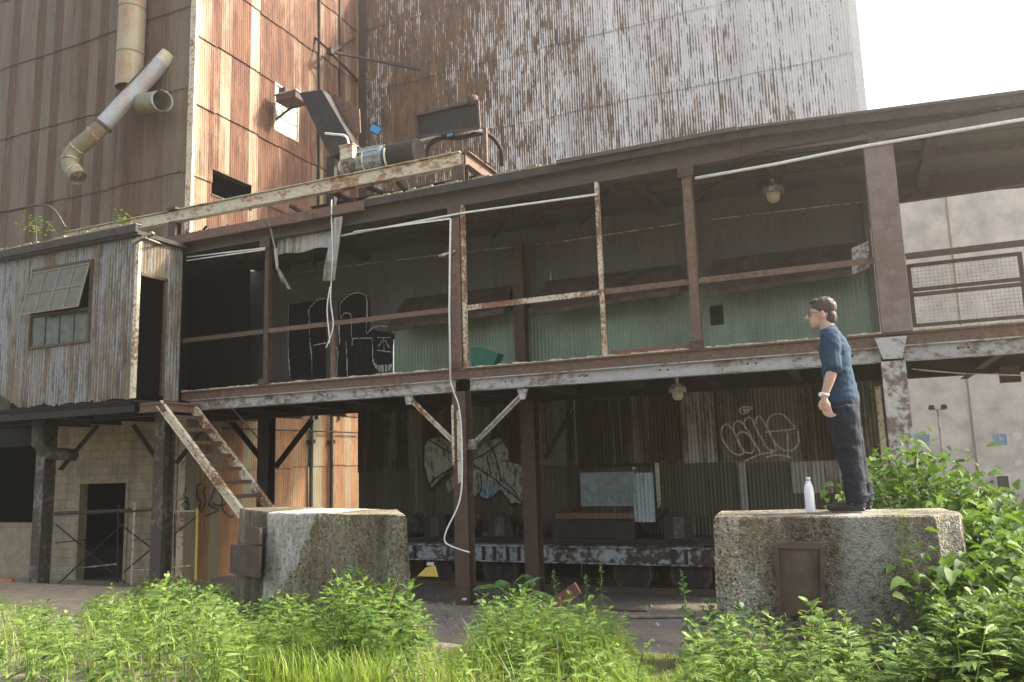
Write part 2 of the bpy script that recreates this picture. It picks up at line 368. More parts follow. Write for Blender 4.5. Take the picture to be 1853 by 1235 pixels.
M['tan_conc'] = m_plain('tan_concrete', (.36, .31, .21), .95, 0, .3, 4)
M['slab'] = m_plain('tan_pad_concrete', (.36, .29, .20), .95, 0, .3, 3)  # one even tan for the concrete pad
M['dark'] = m_plain('dark_interior', (.02, .02, .018), .95, 0, .4)
M['glass_d'] = m_plain('grimy_glass', (.07, .085, .06), .25, 0, .5, 6)
M['glass_p'] = m_plain('dusty_glass', (.12, .115, .09), .45, 0, .3, 6)
M['glass_w'] = m_plain('frosted_sky_pane', (.85, .88, .88), .3, 0, .08)  # near-white base paints the sky's reflection into the panes
M['blue'] = m_plain('bright_blue_plastic', (.03, .28, .62), .4, 0, .1)
M['motor_b'] = m_flaky('motor_blue_grey', (.35, .43, .46), (.20, .10, .05), (.10, .06, .045), .48, 9)
M['yellow'] = m_plain('yellow_board', (.85, .66, .12), .6, 0, .1)
M['redwood'] = m_plain('red_painted_board', (.20, .085, .06), .7, 0, .3)
M['greentarp'] = m_plain('green_plastic_sheet', (.02, .17, .11), .5, 0, .2)
M['rustpink'] = m_plain('rusty_plate', (.09, .062, .048), .8, 0, .5, 5)
M['orange'] = m_plain('orange_tube', (.62, .17, .06), .6, 0, .15)
M['wood'] = m_plain('grey_weathered_wood', (.22, .20, .16), .9, 0, .4, 9)
M['wallpanel'] = m_plain('dull_glass_sign', (.28, .34, .36), .35, 0, .35, 7)
M['cream_glass'] = m_plain('yellowed_glass', (.55, .52, .38), .4, 0, .15)
M['paint_w'] = m_paint('white_spray_paint', (.66, .66, .62), 0.36)
M['paint_c'] = m_paint('cream_spray_paint', (.66, .62, .46), 0.30)
M['paint_k'] = m_paint('black_spray_paint', (.012, .013, .015), 0.3)
M['paint_g'] = m_paint('grey_spray_paint', (.50, .50, .42), .40)
M['paint_bl'] = m_paint('dark_blue_spray', (.03, .05, .07), 0.34)
M['paint_lb'] = m_paint('pale_blue_spray', (.32, .45, .50), 0.4)
M['skin'] = m_plain('skin', (.52, .33, .265), .6, 0, .12, 22)
M['shirt'] = m_plain('blue_shirt_cloth', (.020, .052, .095), .9, 0, .2, 30)
M['trousers'] = m_plain('charcoal_trouser_cloth', (.010, .014, .024), .9, 0, .3, 30)
M['hair'] = m_plain('brown_hair', (.06, .04, .03), .6, 0, .6, 140)
M['shoe'] = m_plain('black_shoe_leather', (.02, .02, .022), .5)
M['bottle'] = m_plain('white_steel_bottle', (.78, .80, .86), .3, 0, .02)
M['steel'] = m_plain('brushed_steel', (.6, .6, .6), .35, .8, .05)
M['moss'] = m_plain('moss_and_litter', (.27, .255, .17), .95, 0, .6, 25)
M['roofing'] = m_plain('tar_roofing', (.07, .06, .055), .95, 0, .4, 8)
M['leaf_a'] = m_leaf('mugwort_leaves', [(.08, .15, .035), (.14, .24, .045), (.22, .31, .07), (.055, .11, .03)], .34)
M['leaf_b'] = m_leaf('bright_weed_leaves', [(.15, .24, .055), (.27, .36, .10), (.07, .13, .035), (.20, .30, .07)], .32)
M['leaf_k'] = m_leaf('knotweed_leaves', [(.09, .17, .035), (.15, .25, .05), (.06, .12, .03), (.20, .30, .07)], .35, .62)
M['leaf_s'] = m_leaf('blue_green_leaves', [(.09, .21, .08), (.13, .27, .10), (.08, .17, .06)])
M['grass'] = m_leaf('grass_blades', [(.20, .33, .04), (.32, .44, .07), (.36, .38, .14)], .4)
M['dry'] = m_leaf('dry_grass', [(.38, .33, .20), (.30, .26, .14), (.45, .40, .27)], .2)
M['stem'] = m_plain('plant_stems', (.14, .16, .06), .8)
def m_blockwall():
    k = NM('painted_block_wall')
    b = k.N.new('ShaderNodeTexBrick'); x = k.N.new('ShaderNodeSeparateXYZ'); k.L(k.pos, x.inputs[0])
    c = k.N.new('ShaderNodeCombineXYZ'); k.L(x.outputs[0], c.inputs[0]); k.L(x.outputs[2], c.inputs[1]); k.L(c.outputs[0], b.inputs['Vector'])
    b.inputs['Scale'].default_value = 1; b.inputs['Brick Width'].default_value = .4; b.inputs['Row Height'].default_value = .2
    b.inputs['Mortar Size'].default_value = .006; b.inputs['Color1'].default_value = (.46, .40, .28, 1); b.inputs['Color2'].default_value = (.40, .345, .23, 1)
    b.inputs['Mortar'].default_value = (.20, .17, .11, 1)
    col = k.mix(.8, b.outputs['Color'], k.ramp(k.noise((1, 1, .5), 2.2, 6, .7), [(.35, .5), (.62, 1.1)]), 'MULTIPLY')
    return k.done(col, .95, 0, b.outputs['Fac'], -.4, .01)
M['blockwall'] = m_blockwall()
def m_ground():
    k = NM('dirt_and_gravel')
    c = k.mix(k.ramp(k.noise((1, 1, 1), .7, 5), [(.4, 0), (.6, 1)]), (.15, .125, .10), (.22, .19, .16))
    c = k.mix(.7, c, k.ramp(k.vor(28, out='Color'), [(.1, .5), (.6, 1.1), (1, 1.5)]), 'MULTIPLY')
    return k.done(c, .97, 0, k.math('ADD', k.vor(28), k.noise((1, 1, 1), 8, 5)), .8, .02)
M['ground'] = m_ground()
def m_road():
    k = NM('worn_asphalt')
    c = k.mix(k.ramp(k.noise((1, 1, 1), .9, 5), [(.4, 0), (.6, 1)]), (.18, .165, .15), (.125, .115, .105))
    c = k.mix(.6, c, k.ramp(k.noise((1, 1, 1), 60, 4, .8), [(.3, .6), (.7, 1.4)]), 'MULTIPLY')
    v = k.N.new('ShaderNodeTexVoronoi'); v.feature = 'DISTANCE_TO_EDGE'; v.inputs['Scale'].default_value = .8
    wv = k.N.new('ShaderNodeVectorMath'); wv.operation = 'ADD'; nz = k.N.new('ShaderNodeTexNoise'); nz.inputs['Scale'].default_value = 2.5; k.L(k.pos, nz.inputs['Vector']); k.L(k.pos, wv.inputs[0]); k.L(nz.outputs['Color'], wv.inputs[1]); k.L(wv.outputs[0], v.inputs['Vector'])
    cr = k.ramp(v.outputs['Distance'], [(.004, .25), (.02, 1)]); c = k.mix(.8, c, cr, 'MULTIPLY')
    c = k.mix(k.ramp(k.noise((1, 1, 1), .55, 6, .7), [(.48, 0), (.60, .85)]), c, (.21, .175, .13))
    return k.done(c, .95, 0, k.math('ADD', cr, k.noise((1, 1, 1), 70, 4)), .5, .01)
M['road'] = m_road()

# ------------------------------------------------------------------ setting
def gz(x, y):
    if y >= 11.5: return -.35*min(1, (y-11.5)/2.0)
    if y >= 9.5: return 0
    t = min(1, (9.5-y)/3.0); t = t*t*(3-2*t); z = .55*t
    if y < 6.5: z += .25*min(1, (6.5-y)/2.5)
    n = .05*math.sin(x*1.7+y*.9)*math.sin(y*2.1-x*.6)
    return z + n*t
def ground_sheet(name, x0, x1, y0, y1, nx, ny, dz, mat, fn=gz):
    m = MB()
    for j in range(ny+1):
        for i in range(nx+1):
            x = x0+(x1-x0)*i/nx; y = y0+(y1-y0)*j/ny; m.v.append((x, y, fn(x, y)+dz))
    m.f = [(j*(nx+1)+i, j*(nx+1)+i+1, (j+1)*(nx+1)+i+1, (j+1)*(nx+1)+i) for j in range(ny) for i in range(nx)]
    return m.build(name, mat, smooth=True)
m = MB()
gx = [-400, -150, -60]+[-40+i*.5 for i in range(121)]+[60, 150, 400]
gy = [-100, -30, -10]+[-5+j*.25 for j in range(101)]+[24, 40, 120, 600]
for y in gy:
    for x in gx: m.v.append((x, y, gz(x, y)))
nx = len(gx); m.f = [(j*nx+i, j*nx+i+1, (j+1)*nx+i+1, (j+1)*nx+i) for j in range(len(gy)-1) for i in range(nx-1)]
tag(m.build('ground', M['ground'], smooth=True), kind='structure')
tag(ground_sheet('road', -11.2, 12, 8.6, 16.4, 60, 40, .006, M['road']), kind='structure')
tag(ground_sheet('concrete_pad', -24, -11.3, 8.7, 14.0, 40, 30, .03, M['slab']), kind='structure')

# ------------------------------------------------------------------ rusty tower
TX, TY, TY2 = -14.65, 14.0, 21.3
tw = thing('corrugated_tower', 'tall rusty orange and brown corrugated tower behind the elevated walkway', 'tower', (TX, TY, -.35))
win = (17.12, 18.1, 11.85, 13.2); blk = (14.8, 16.2, 9.2, 9.85)
corr(MB(), TX, 'Y', 1, TY+.02, TY2, [-.35, 2.3, 3.75], lap=.03).build('lower_side_wall', M['tower_low'], tw)
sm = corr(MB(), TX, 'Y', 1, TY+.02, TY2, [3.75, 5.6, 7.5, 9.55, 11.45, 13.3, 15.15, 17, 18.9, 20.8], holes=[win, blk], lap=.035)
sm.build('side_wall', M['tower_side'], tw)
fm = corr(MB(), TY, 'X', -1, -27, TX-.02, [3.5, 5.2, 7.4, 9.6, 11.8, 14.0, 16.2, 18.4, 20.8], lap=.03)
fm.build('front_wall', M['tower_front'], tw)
b = MB(); b.box((-27, 21.2, -.35), (TX-.02, 21.26, 20.8)); b.box((-27.06, TY, -.35), (-27, 21.2, 20.8)); b.box((-27, TY+.03, 20.8), (TX, 21.2, 20.86))
b.build('rear_wall', M['dark'], tw)
b = MB(); b.box((TX-.03, TY-.035, 3.4), (TX+.16, TY-.028, 20.8)); b.box((TX+.028, TY-.028, -.35), (TX+.036, TY+.17, 20.8)); b.build('corner_trim', M['cream'], tw)
b = MB()
for k in range(130):
    for q in ((.09, TY-.04), ):
        b.ell((TX+.07, TY-.037, 3.6+k*.13), (.012, .006, .012), 6, 4)
for k in range(4):
    for j in range(60): b.ell((TX+.03, TY+.3+k*1.9, 7+j*.22), (.008, .012, .012), 6, 4)
b.build('rivet', M['rust'], tw)['kind'] = 'stuff'
for yy, w in ((19.05, .07), (20.15, .05)):
    b = MB(); b.box((TX+.03, yy, 3.6), (TX+.03+w, yy+.05, 20.8)); b.build('standing_seam', M['black'], tw)
for yy, r_, zt_ in ((18.75, .06, 3.7), (19.7, .05, 3.75)):
    b = MB(); b.tube([(TX+.12, yy, -.3), (TX+.12, yy, zt_)], r_, 10); b.box((TX+.02, yy-.09, 2.9), (TX+.2, yy+.09, 3.0)); b.build('downpipe', M['black'], tw)
b = MB(); b.tube([(TX+.15, 15.2, 3.25), (TX+.15, TY2-.1, 3.25)], .022, 8); b.build('service_pipe', M['black'], tw)
# window on tower side
wf = MB(); y0, y1, z0, z1 = win
for a, c in (((y0-.05, z0-.05), (y1+.05, z0)), ((y0-.05, z1), (y1+.05, z1+.05)), ((y0-.05, z0), (y0, z1)), ((y1, z0), (y1+.05, z1))):
    wf.box((TX-.03, a[0], a[1]), (TX+.05, c[0], c[1]))
for k in (1, 2): wf.box((TX-.01, y0+(y1-y0)*k/3-.02, z0), (TX+.03, y0+(y1-y0)*k/3+.02, z1))
for k in (1, 2): wf.box((TX-.012, y0, z0+(z1-z0)*k/3-.015), (TX+.028, y1, z0+(z1-z0)*k/3+.015))
wo = wf.build('window', M['cream'], tw)
MB().box((TX-.005, y0, z0), (TX+.005, y1, z1)).build('pane', M['glass_w'], wo)
b = MB()
for a, c in (((blk[0]-.04, blk[2]-.04), (blk[1]+.04, blk[2])), ((blk[0]-.04, blk[3]), (blk[1]+.04, blk[3]+.04))): b.box((TX-.2, a[0], a[1]), (TX+.035, c[0], c[1]))
b.build('opening_frame', M['rust'], tw)
# lower block wall of the tower's front, with the doorway
dx0, dx1, dz1 = -17.95, -16.2, 2.08
b = MB(); b.box((-19.1, TY, -.35), (dx0, TY+.25, 3.6)); b.box((dx1, TY, -.35), (TX-.03, TY+.25, 3.6)); b.box((dx0, TY+.001, dz1), (dx1, TY+.249, 3.6))
b.build('block_wall', M['blockwall'], tw)
b = MB(); b.box((dx0, TY-.03, -.35), (dx0+.09, TY+.2, dz1)); b.box((dx1-.09, TY-.03, -.35), (dx1, TY+.2, dz1)); b.box((dx0+.09, TY-.03, dz1-.09), (dx1-.09, TY+.2, dz1))
b.build('door_frame', M['tan_conc'], tw)
b = MB(); b.box((dx1-.30, TY+.3, -.33), (dx1-.25, TY+1.0, dz1-.1)); b.build('door', M['wood'], tw)
b = MB(); b.box((-27, TY, -.35), (-19.1, TY+.22, .95)); b.box((-27, TY-.03, .95), (-19.1, TY+.25, 1.03)); b.build('parapet_wall', M['tan_conc'], tw)
b = MB(); b.box((-27, TY+.01, 3.0), (-19.1, TY+.2, 3.6)); b.build('lintel', M['dark'], tw)

# ------------------------------------------------------------------ silver shed
SY = 21.3
sh = thing('silver_shed', 'high silver corrugated shed wall streaked with brown rust above the walkway roof', 'shed', (-7, SY, 0))
m = corr(MB(), SY, 'X', -1, TX+.03, .72, [8.0, 10.25, 12.5, 14.75, 17.0, 19.3], sheet=.83, lap=.024, amp=.013)  # wall stops above ground, shaped so sun reaches the tower's lower side
m.v = [(v[0], v[1], min(v[2], 18.95-.26*(v[0]+14.6))) for v in m.v]  # top cut down out of view so more sun clears it to the tower
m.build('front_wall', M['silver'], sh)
b = MB(); b.box((.66, SY-.03, 8), (.86, SY+.04, 14.96)); b.build('corner_flashing', M['pipe'], sh)
b = MB(); b.prism([(TX+.1, SY+.05, 8), (.8, SY+.05, 8), (.8, SY+.05, 14.9), (TX+.1, SY+.05, 18.9)], (0, 1.0, 0)); b.build('core', M['dark_wall'], sh)  # core kept thin so sun passes under it
for x in (-11, -7, -3, .5):
    b = MB(); b.ibeam((x, SY+.5, -.35), (x, SY+.5, 8), .3, .3, .02, (0, 1, 0)); b.build('column', M['rust'], sh)  # unseen columns added to carry the wall over its sun opening
b = MB(); b.box((TX+.03, SY-.02-.02, 8), (TX+.35, SY-.03, 19.3)); b.build('corner_trim', M['rust'], sh)

# ------------------------------------------------------------------ elevated walkway
Y0, YB, YL = 12.0, 14.5, 16.5
XL, XR = -12.95, 4.6
wk = thing('elevated_walkway', 'long open rusty steel walkway on posts with roof and handrail', 'walkway', (-6.14, Y0, -.2))
# deck
b = MB(); b.box((-14.5, Y0+.16, 3.66), (XR, YL-.0, 3.78)); b.build('deck', M['black'], wk)
b = MB(); x = -14.4
while x < XR: b.ibeam((x, Y0+.2, 3.55), (x, YL-.06, 3.55), .12, .2, .015); x += 1.35
b.build('deck_joist', M['black'], wk)
b = MB(); b.ibeam((-14.4, 14.5, 3.52), (XR, 14.5, 3.52), .18, .3); b.build('rear_beam', M['black'], wk)
# front beams, bay by bay: white lower beam and maroon channel above
cuts = [-12.45, -6.14, .48, XR]
for a, c in zip(cuts[:-1], cuts[1:]):
    b = MB(); b.ibeam((a+.14, Y0, 3.525), (c-.14, Y0, 3.525), .2, .21, .016)
    b.box((a+.16, Y0-.016, 3.45), (c-.16, Y0-.01, 3.60)); b.build('front_beam', M['beam_white'], wk)
    b = MB(); b.box((a, Y0-.07, 3.635), (c-.003, Y0+.16, 3.80)); b.box((a, Y0-.11, 3.785), (c-.003, Y0-.06, 3.81)); b.build('deck_channel', M['maroon'], wk)
    b = MB(); rn = random.Random(int(a*10)); x = a
    while x < c-.05:
        w = rn.uniform(.04, .12); h = rn.uniform(.008, .035)
        b.box((x, Y0-.095+rn.uniform(0, .03), 3.808), (min(x+w, c), Y0+.25, 3.812+h)); x += w
    b.build('gravel_edge', M['crust'], wk)
    b = MB()
    for k in range(int((c-a)/1.3)):
        for j in (0, .12): b.ell((a+.8+k*1.3+j, Y0-.02, 3.54), (.016, .012, .016), 8, 5)
    b.build('bolt', M['black'], wk)
# lower posts
def post(x, y, w, d, z0, z1, mat, nm='post'):
    m = MB(); m.ibeam((x, y, z0), (x, y, z1), w, d, .016, (0, 1, 0))
    m.box((x-w*.62, y-d*.62, z0), (x+w*.62, y+d*.62, z0+.02)); return m.build(nm, mat, wk)
post(-6.17, Y0, .25, .25, gz(0, Y0)-.02, 3.42, M['rust'])
post(.48, Y0, .30, .26, gz(0, Y0)-.02, 3.42, M['post_pale'])
post(-12.95, Y0, .28, .28, gz(0, Y0)-.02, 3.40, M['post_flaky'])
post(-16.45, Y0, .28, .28, gz(0, Y0)-.02, 3.40, M['post_flaky'])
post(-5.88, 14.3, .28, .28, -.35, 3.37, M['rust'])
post(-12.5, 14.5, .3, .26, -.35, 3.37, M['black'])
post(.62, 14.5, .26, .26, -.35, 3.37, M['rust'])
b = MB(); b.prism([(.28, Y0-.135, 3.75), (.68, Y0-.135, 3.75), (.6, Y0-.135, 3.45), (.36, Y0-.135, 3.45)], (0, .02, 0)); b.build('post_cap_plate', M['beam_white'], wk)
b = MB(); b.box((-6.30, Y0-.14, 2.2), (-6.26, Y0-.125, 3.2)); b.box((-6.20, Y0-.14, 1.9), (-6.13, Y0-.13, 3.1)); b.build('post_stripe', M['cream'], wk)
def brace(p, q, mat, w=.08):
    m = MB(); p = Vector(p); q = Vector(q); m.bar(p, q, w, .016); m.bar(p+Vector((0, w/2-.008, -.0)), q+Vector((0, w/2-.008, 0)), .014, w); m.build('brace', mat, wk)
for (a, c, y, mat) in (((740, 722), (826, 806), Y0, 'cream'), ((946, 712), (853, 806), Y0, 'beam_white'),
                       ((418, 765), (476, 838), 14.5, 'black'), ((562, 760), (496, 846), 14.5, 'black'),
                       ((240, 770), (296, 850), 11.9, 'black'), ((372, 770), (318, 838), 12.1, 'black'),
                       ((50, 760), (86, 820), 12.1, 'black'), ((175, 770), (108, 850), 12.1, 'black'),
                       ((905, 745), (962, 830), 14.3, 'black'), ((1035, 740), (985, 830), 14.3, 'black')):
    brace(at(*a, Y=y), at(*c, Y=y), M[mat], .13 if y == 14.5 else .09)
b = MB(); b.tube([at(414, 732, Y=11.8), at(466, 792, Y=14.2)], .014, 8); b.build('tie_rod', M['beam_white'], wk)
# upper posts
for x, w, mat in ((-10.36, .09, 'rust'), (-6.19, .19, 'maroon'), (-2.14, .14, 'maroon')):
    b = MB(); b.ibeam((x, Y0, 3.81), (x, Y0, 6.68), w, w+.02, .012, (0, 1, 0)); b.build('upper_post', M[mat], wk)
b = MB(); b.box((.38, Y0-.14, 3.81), (.76, Y0+.14, 6.52)); b.build('upper_post', M['wide_post'], wk, bevel=.01)
b = MB(); b.box((-8.86, Y0-.03, 3.81), (-8.78, Y0+.03, 4.83)); b.build('rail_post', M['maroon'], wk)
for x in (-6.04, -3.59):
    b = MB(); b.box((x-.03, Y0-.10, 3.81), (x+.03, Y0-.085, 6.68)); b.box((x+.02, Y0-.085, 3.81), (x+.032, Y0-.02, 6.68)); b.build('angle_post', M['cream_rusty'], wk)
b = MB(); b.ibeam((-5.95, 14.2, 3.8), (-5.95, 14.2, 6.55), .22, .2, .014, (0, 1, 0)); b.build('inner_post', M['rust'], wk)
# handrail
for a, c, mat in ((-12.5, -10.42, 'rust'), (-10.30, -6.30, 'maroon'), (-6.08, -3.62, 'cream_rusty'), (-3.54, -2.22, 'maroon'), (-2.06, .41, 'maroon'), (.77, XR, 'rust')):
    b = MB(); b.box((a, Y0-.055, 4.81), (c, Y0-.045, 4.90)); b.box((a, Y0-.045, 4.885), (c, Y0+.03, 4.897)); b.build('handrail', M[mat], wk)
b = MB(); b.box((-3.5, Y0-.03, 3.84), (-2.2, Y0+.01, 3.90)); b.build('toe_board', M['redwood'], wk)
# roof
b = MB()
nseg = 60
for i in range(nseg):
    a = -12.9+(XR+12.9)*i/nseg; c = -12.9+(XR+12.9)*(i+1)/nseg
    b.box((a, Y0-.16, 7.0), (c, YB+1.2, 7.06+.012*math.sin(i*1.3)))
def sag(m):
    m.v = [(v[0], v[1], v[2]-(.085*min(max(0, v[0]+1.3), 4.2) if v[2] > 6.7 else 0)) for v in m.v]; return m
sag(b).build('roof_slab', M['roofing'], wk)
b = MB(); b.ibeam((-12.9, Y0, 6.83), (-1.31, Y0, 6.83), .2, .32, .02); b.ibeam((-1.3, Y0, 6.83), (XR, Y0, 6.83), .2, .30, .02); sag(b).build('eaves_beam', M['eaves'], wk)
b = MB(); b.box((-12.9, Y0-.2, 6.86), (-8.0, Y0-.165, 7.06)); b.box((-12.9, Y0-.24, 6.86), (-8.0, Y0-.2, 6.875)); b.build('fascia_angle', M['maroon'], wk)
b = MB(); b.box((-8.0, Y0-.19, 6.93), (-1.31, Y0-.165, 7.07)); b.box((-1.3, Y0-.19, 6.93), (XR, Y0-.165, 7.06)); sag(b).build('fascia_board', M['roofing'], wk)
b = MB(); b.box((-4.2, Y0-.26, 7.04), (-1.31, Y0-.2, 7.10)); b.box((-1.3, Y0-.26, 7.04), (XR, Y0-.2, 7.08)); sag(b).build('gutter', M['eaves'], wk)
b = MB(); b.box((-12.9, Y0+.12, 6.90), (-1.31, YB, 6.93)); b.box((-1.3, Y0+.12, 6.90), (XR, YB, 6.93)); sag(b).build('ceiling', M['dark_wall'], wk)
b = MB(); x = -12.0
while x < XR: b.box((x, Y0+.15, 6.74), (x+.16, YB-.05, 6.90)); x += 2.2
b.box((-12.9, 13.15, 6.78), (-1.31, 13.27, 6.9)); b.box((-1.3, 13.15, 6.78), (XR, 13.27, 6.9)); sag(b).build('roof_joist', M['rust'], wk)
b = MB()
for x in (-9.5, -5.0, -3.1, -1.0): b.bar((x, Y0+.1, 6.80), (x-1.6, YB-.1, 6.80), .06, .05)
b.build('roof_brace', M['rust'], wk)
# back wall: dark upper part, green lower part
b = corr(MB(), YB, 'X', -1, -14.3, .44, [4.9, 6.9], amp=.0025); b.build('back_wall', M['dark_wall'], wk)
b = corr(MB(), YB-.02, 'X', -1, -9.05, .44, [3.78, 5.25], amp=.003, holes=[(-2.33, -2.10, 4.55, 4.92)]); b.build('green_wall', M['green'], wk)
b = corr(MB(), YB-.015, 'X', -1, -14.3, -9.08, [3.78, 5.05], amp=.005); b.build('dark_lower_wall', M['dark_wall'], wk)
b = MB(); b.box((-2.34, YB+.0, 4.54), (-2.09, YB+.1, 4.93)); b.build('vent_hole', M['dark'], wk)
b = MB(); b.box((.36, YB-.1, 3.8), (.44, YB+.05, 6.7)); b.build('end_post', M['dark_wall'], wk)
b = MB(); b.box((-14.35, Y0+.2, 3.78), (-14.3, YB, 6.95)); b.build('end_wall', M['dark'], wk)
b = MB(); b.box((.45, YB-.05, 6.36), (XR, YB+.1, 6.9)); b.build('rear_header', M['rust'], wk)
b = MB(); b.box((.45, YB-.04, 3.8), (.5, YB+.02, 6.4)); b.build('jamb_strip', M['cream'], wk)
# hatch flaps hanging open on the green wall
for (xa, xb) in ((-8.85, -6.15), (-5.6, -2.75), (-2.3, .3)):
    b = MB(); z1 = 5.75; z0 = 5.05
    b.prism([(xa+.1, YB-.06, z1), (xb-.1, YB-.06, z1), (xb, YB-.62, z0+.12), (xa, YB-.62, z0)], (0, -.02, -.03))
    b.prism([(xa, YB-.63, z0), (xb, YB-.63, z0+.12), (xb, YB-.63, z0+.02), (xa, YB-.63, z0-.1)], (0, -.03, 0))
    b.prism([(xb-.1, YB-.06, z1), (xb, YB-.62, z0+.12), (xb, YB-.62, z0+.0), (xb-.1, YB-.06, z0+.25)], (.02, 0, 0))
    b.build('hatch_flap', M['rustpink'], wk)
# lower back wall under the deck
b = corr(MB(), YL, 'X', -1, -11.38, .5, [2.06, 3.64], holes=(), amp=.009, jag=.03); b.build('lower_wall', M['low_wall'], wk)
b = corr(MB(), YL+.03, 'X', -1, -11.38, .5, [-.3, 2.08], amp=.009); b.build('lower_wall_base', M['low_olive'], wk)
def panel(p, q, mat, nm='patch_sheet', dy=.03, flat=False):
    a = at(*p, Y=YL); c = at(*q, Y=YL)
    if flat: m = MB().box((a.x, YL-dy-.02, c.z), (c.x, YL-dy, a.z))
    else: m = corr(MB(), YL-dy, 'X', -1, a.x, c.x, [c.z, a.z], lap=0)
    return m.build(nm, mat, wk)
panel((1430, 836), (1528, 892), M['pale_sheet'])
panel((1335, 838), (1356, 935), M['pale_sheet'], 'pale_post_strip', .04)
panel((1230, 712), (1300, 838), M['pale_sheet'])
panel((1058, 715), (1170, 845), M['low_wall'])
panel((1186, 840), (1332, 935), M['low_olive'])
for p, q in (((1186, 838), (1198, 920)), ((1145, 845), (1150, 850))): panel(p, q, M['cream'], 'trim_strip', .04, True)
b = MB(); a = at(1045, 848, Y=YL); c = at(1188, 925, Y=YL)
b.box((a.x, YL-.06, a.z), (c.x, YL-.02, a.z+.08)); b.box((a.x, YL-.06, c.z), (a.x+.06, YL-.02, a.z)); b.build('loading_frame', M['black'], wk)
panel((1050, 856), (1150, 916), M['wallpanel'], 'dusty_glass_panel', .02, True)
# graffiti on the lower wall
def uz(pts, Y=None, X=None):
    out = []
    for p in pts:
        v = at(*p, Y=Y) if Y is not None else at(*p, X=X)
        out.append((v.x if Y is not None else v.y, v.z))
    return out
def zp(pts, x0, y0, s): return [(x0+p[0]*s, y0+p[1]*s) for p in pts]
def graf(strokes, w, mat, nm, Y=None, X=None, n=-1, fills=(), parent=None, proud=.03, k=5):
    polys = [uz(f, Y, X) for f in fills]
    for s_ in strokes: polys += stroke(smoothpts(uz(s_, Y, X), k), w)
    m = MB(); paint(m, polys, Y if Y is not None else X, 'X' if Y is not None else 'Y', n, proud=proud); return m.build(nm, mat, parent or wk)
z = lambda pts: zp(pts, 1260, 720, 240/1853)
tagst = [[(460,375),(400,380),(355,450),(360,560),(430,680),(520,770),(610,800),(660,760),(600,640),(530,480),(470,400)],
 [(520,460),(530,370),(590,325),(650,360),(720,460),(800,600),(890,755)],
 [(580,520),(620,480),(690,490),(760,560),(810,660),(790,760),(710,770),(650,720),(590,600),(575,520)],
 [(690,430),(670,350),(710,285),(770,290),(810,360),(860,480),(960,640)],
 [(830,360),(840,290),(880,260),(920,300),(1000,440),(1080,600),(1130,730)],
 [(1140,735),(1060,740),(990,700),(950,660)],
 [(980,480),(1180,460),(1380,430),(1330,360),(1240,260),(1150,225),(1060,250),(1000,320),(1000,420),(1060,560),(1140,670),(1220,730),(1310,740),(1400,690),(1430,590),(1420,470)],
 [(690,880),(800,830),(920,785),(1080,765)], [(990,830),(1100,800),(1220,810),(1320,840)],
 [(610,170),(640,140),(700,130),(770,140),(740,180),(690,215),(640,225),(610,190),(610,170)], [(660,170),(720,165),(700,185),(670,180)], [(1280,480),(1285,700),(1285,830)]]
graf([z(s_) for s_ in tagst], .034, M['paint_c'], 'graffiti_tag', Y=YL)
z = lambda pts: zp(pts, 740, 740, 240/1347)
fill = [[(170,360),(210,310),(330,290),(480,380),(480,560),(400,620),(240,800),(215,780),(160,560)],
        [(380,760),(480,660),(480,780),(410,860)],
        [(660,480),(780,330),(930,300),(1010,420),(1020,520),(1170,580),(1200,760),(1200,980),(1090,950),(1040,960),(930,830),(860,800),(720,860),(668,890)]]
graf([], .03, M['paint_g'], 'graffiti_fill', Y=YL, fills=[z(f) for f in fill], proud=.028)
graf([z([(710,760),(760,740),(880,740),(930,800)])], .04, M['paint_lb'], 'graffiti_blue_fill', Y=YL, fills=[z([(710,770),(900,760),(920,810),(870,890),(800,915),(730,890)])], proud=.034)
graf([z(s_) for s_ in ([(160,560),(155,400),(200,310)], [(200,310),(300,370),(400,430),(480,465)], [(210,770),(300,690),(400,630),(480,600)], [(230,830),(300,760),(400,680),(420,700)],
   [(640,520),(760,470),(860,400),(940,340)], [(660,570),(760,640),(860,700),(960,790),(1060,870),(1200,980)], [(790,320),(870,440),(910,580),(940,740)],
   [(800,480),(820,580),(840,660)], [(960,530),(1060,540),(1170,590),(1190,700),(1205,980)], [(730,660),(745,800),(720,860)], [(700,860),(760,910),(840,910),(910,840)],
   [(940,830),(1010,920),(1050,980),(1100,960),(1190,990)], [(1000,760),(1080,840),(1120,930)], [(1150,870),(1190,930),(1150,960)], [(150,560),(200,740),(215,830)])], .03, M['paint_k'], 'graffiti_outline', Y=YL, proud=.040)
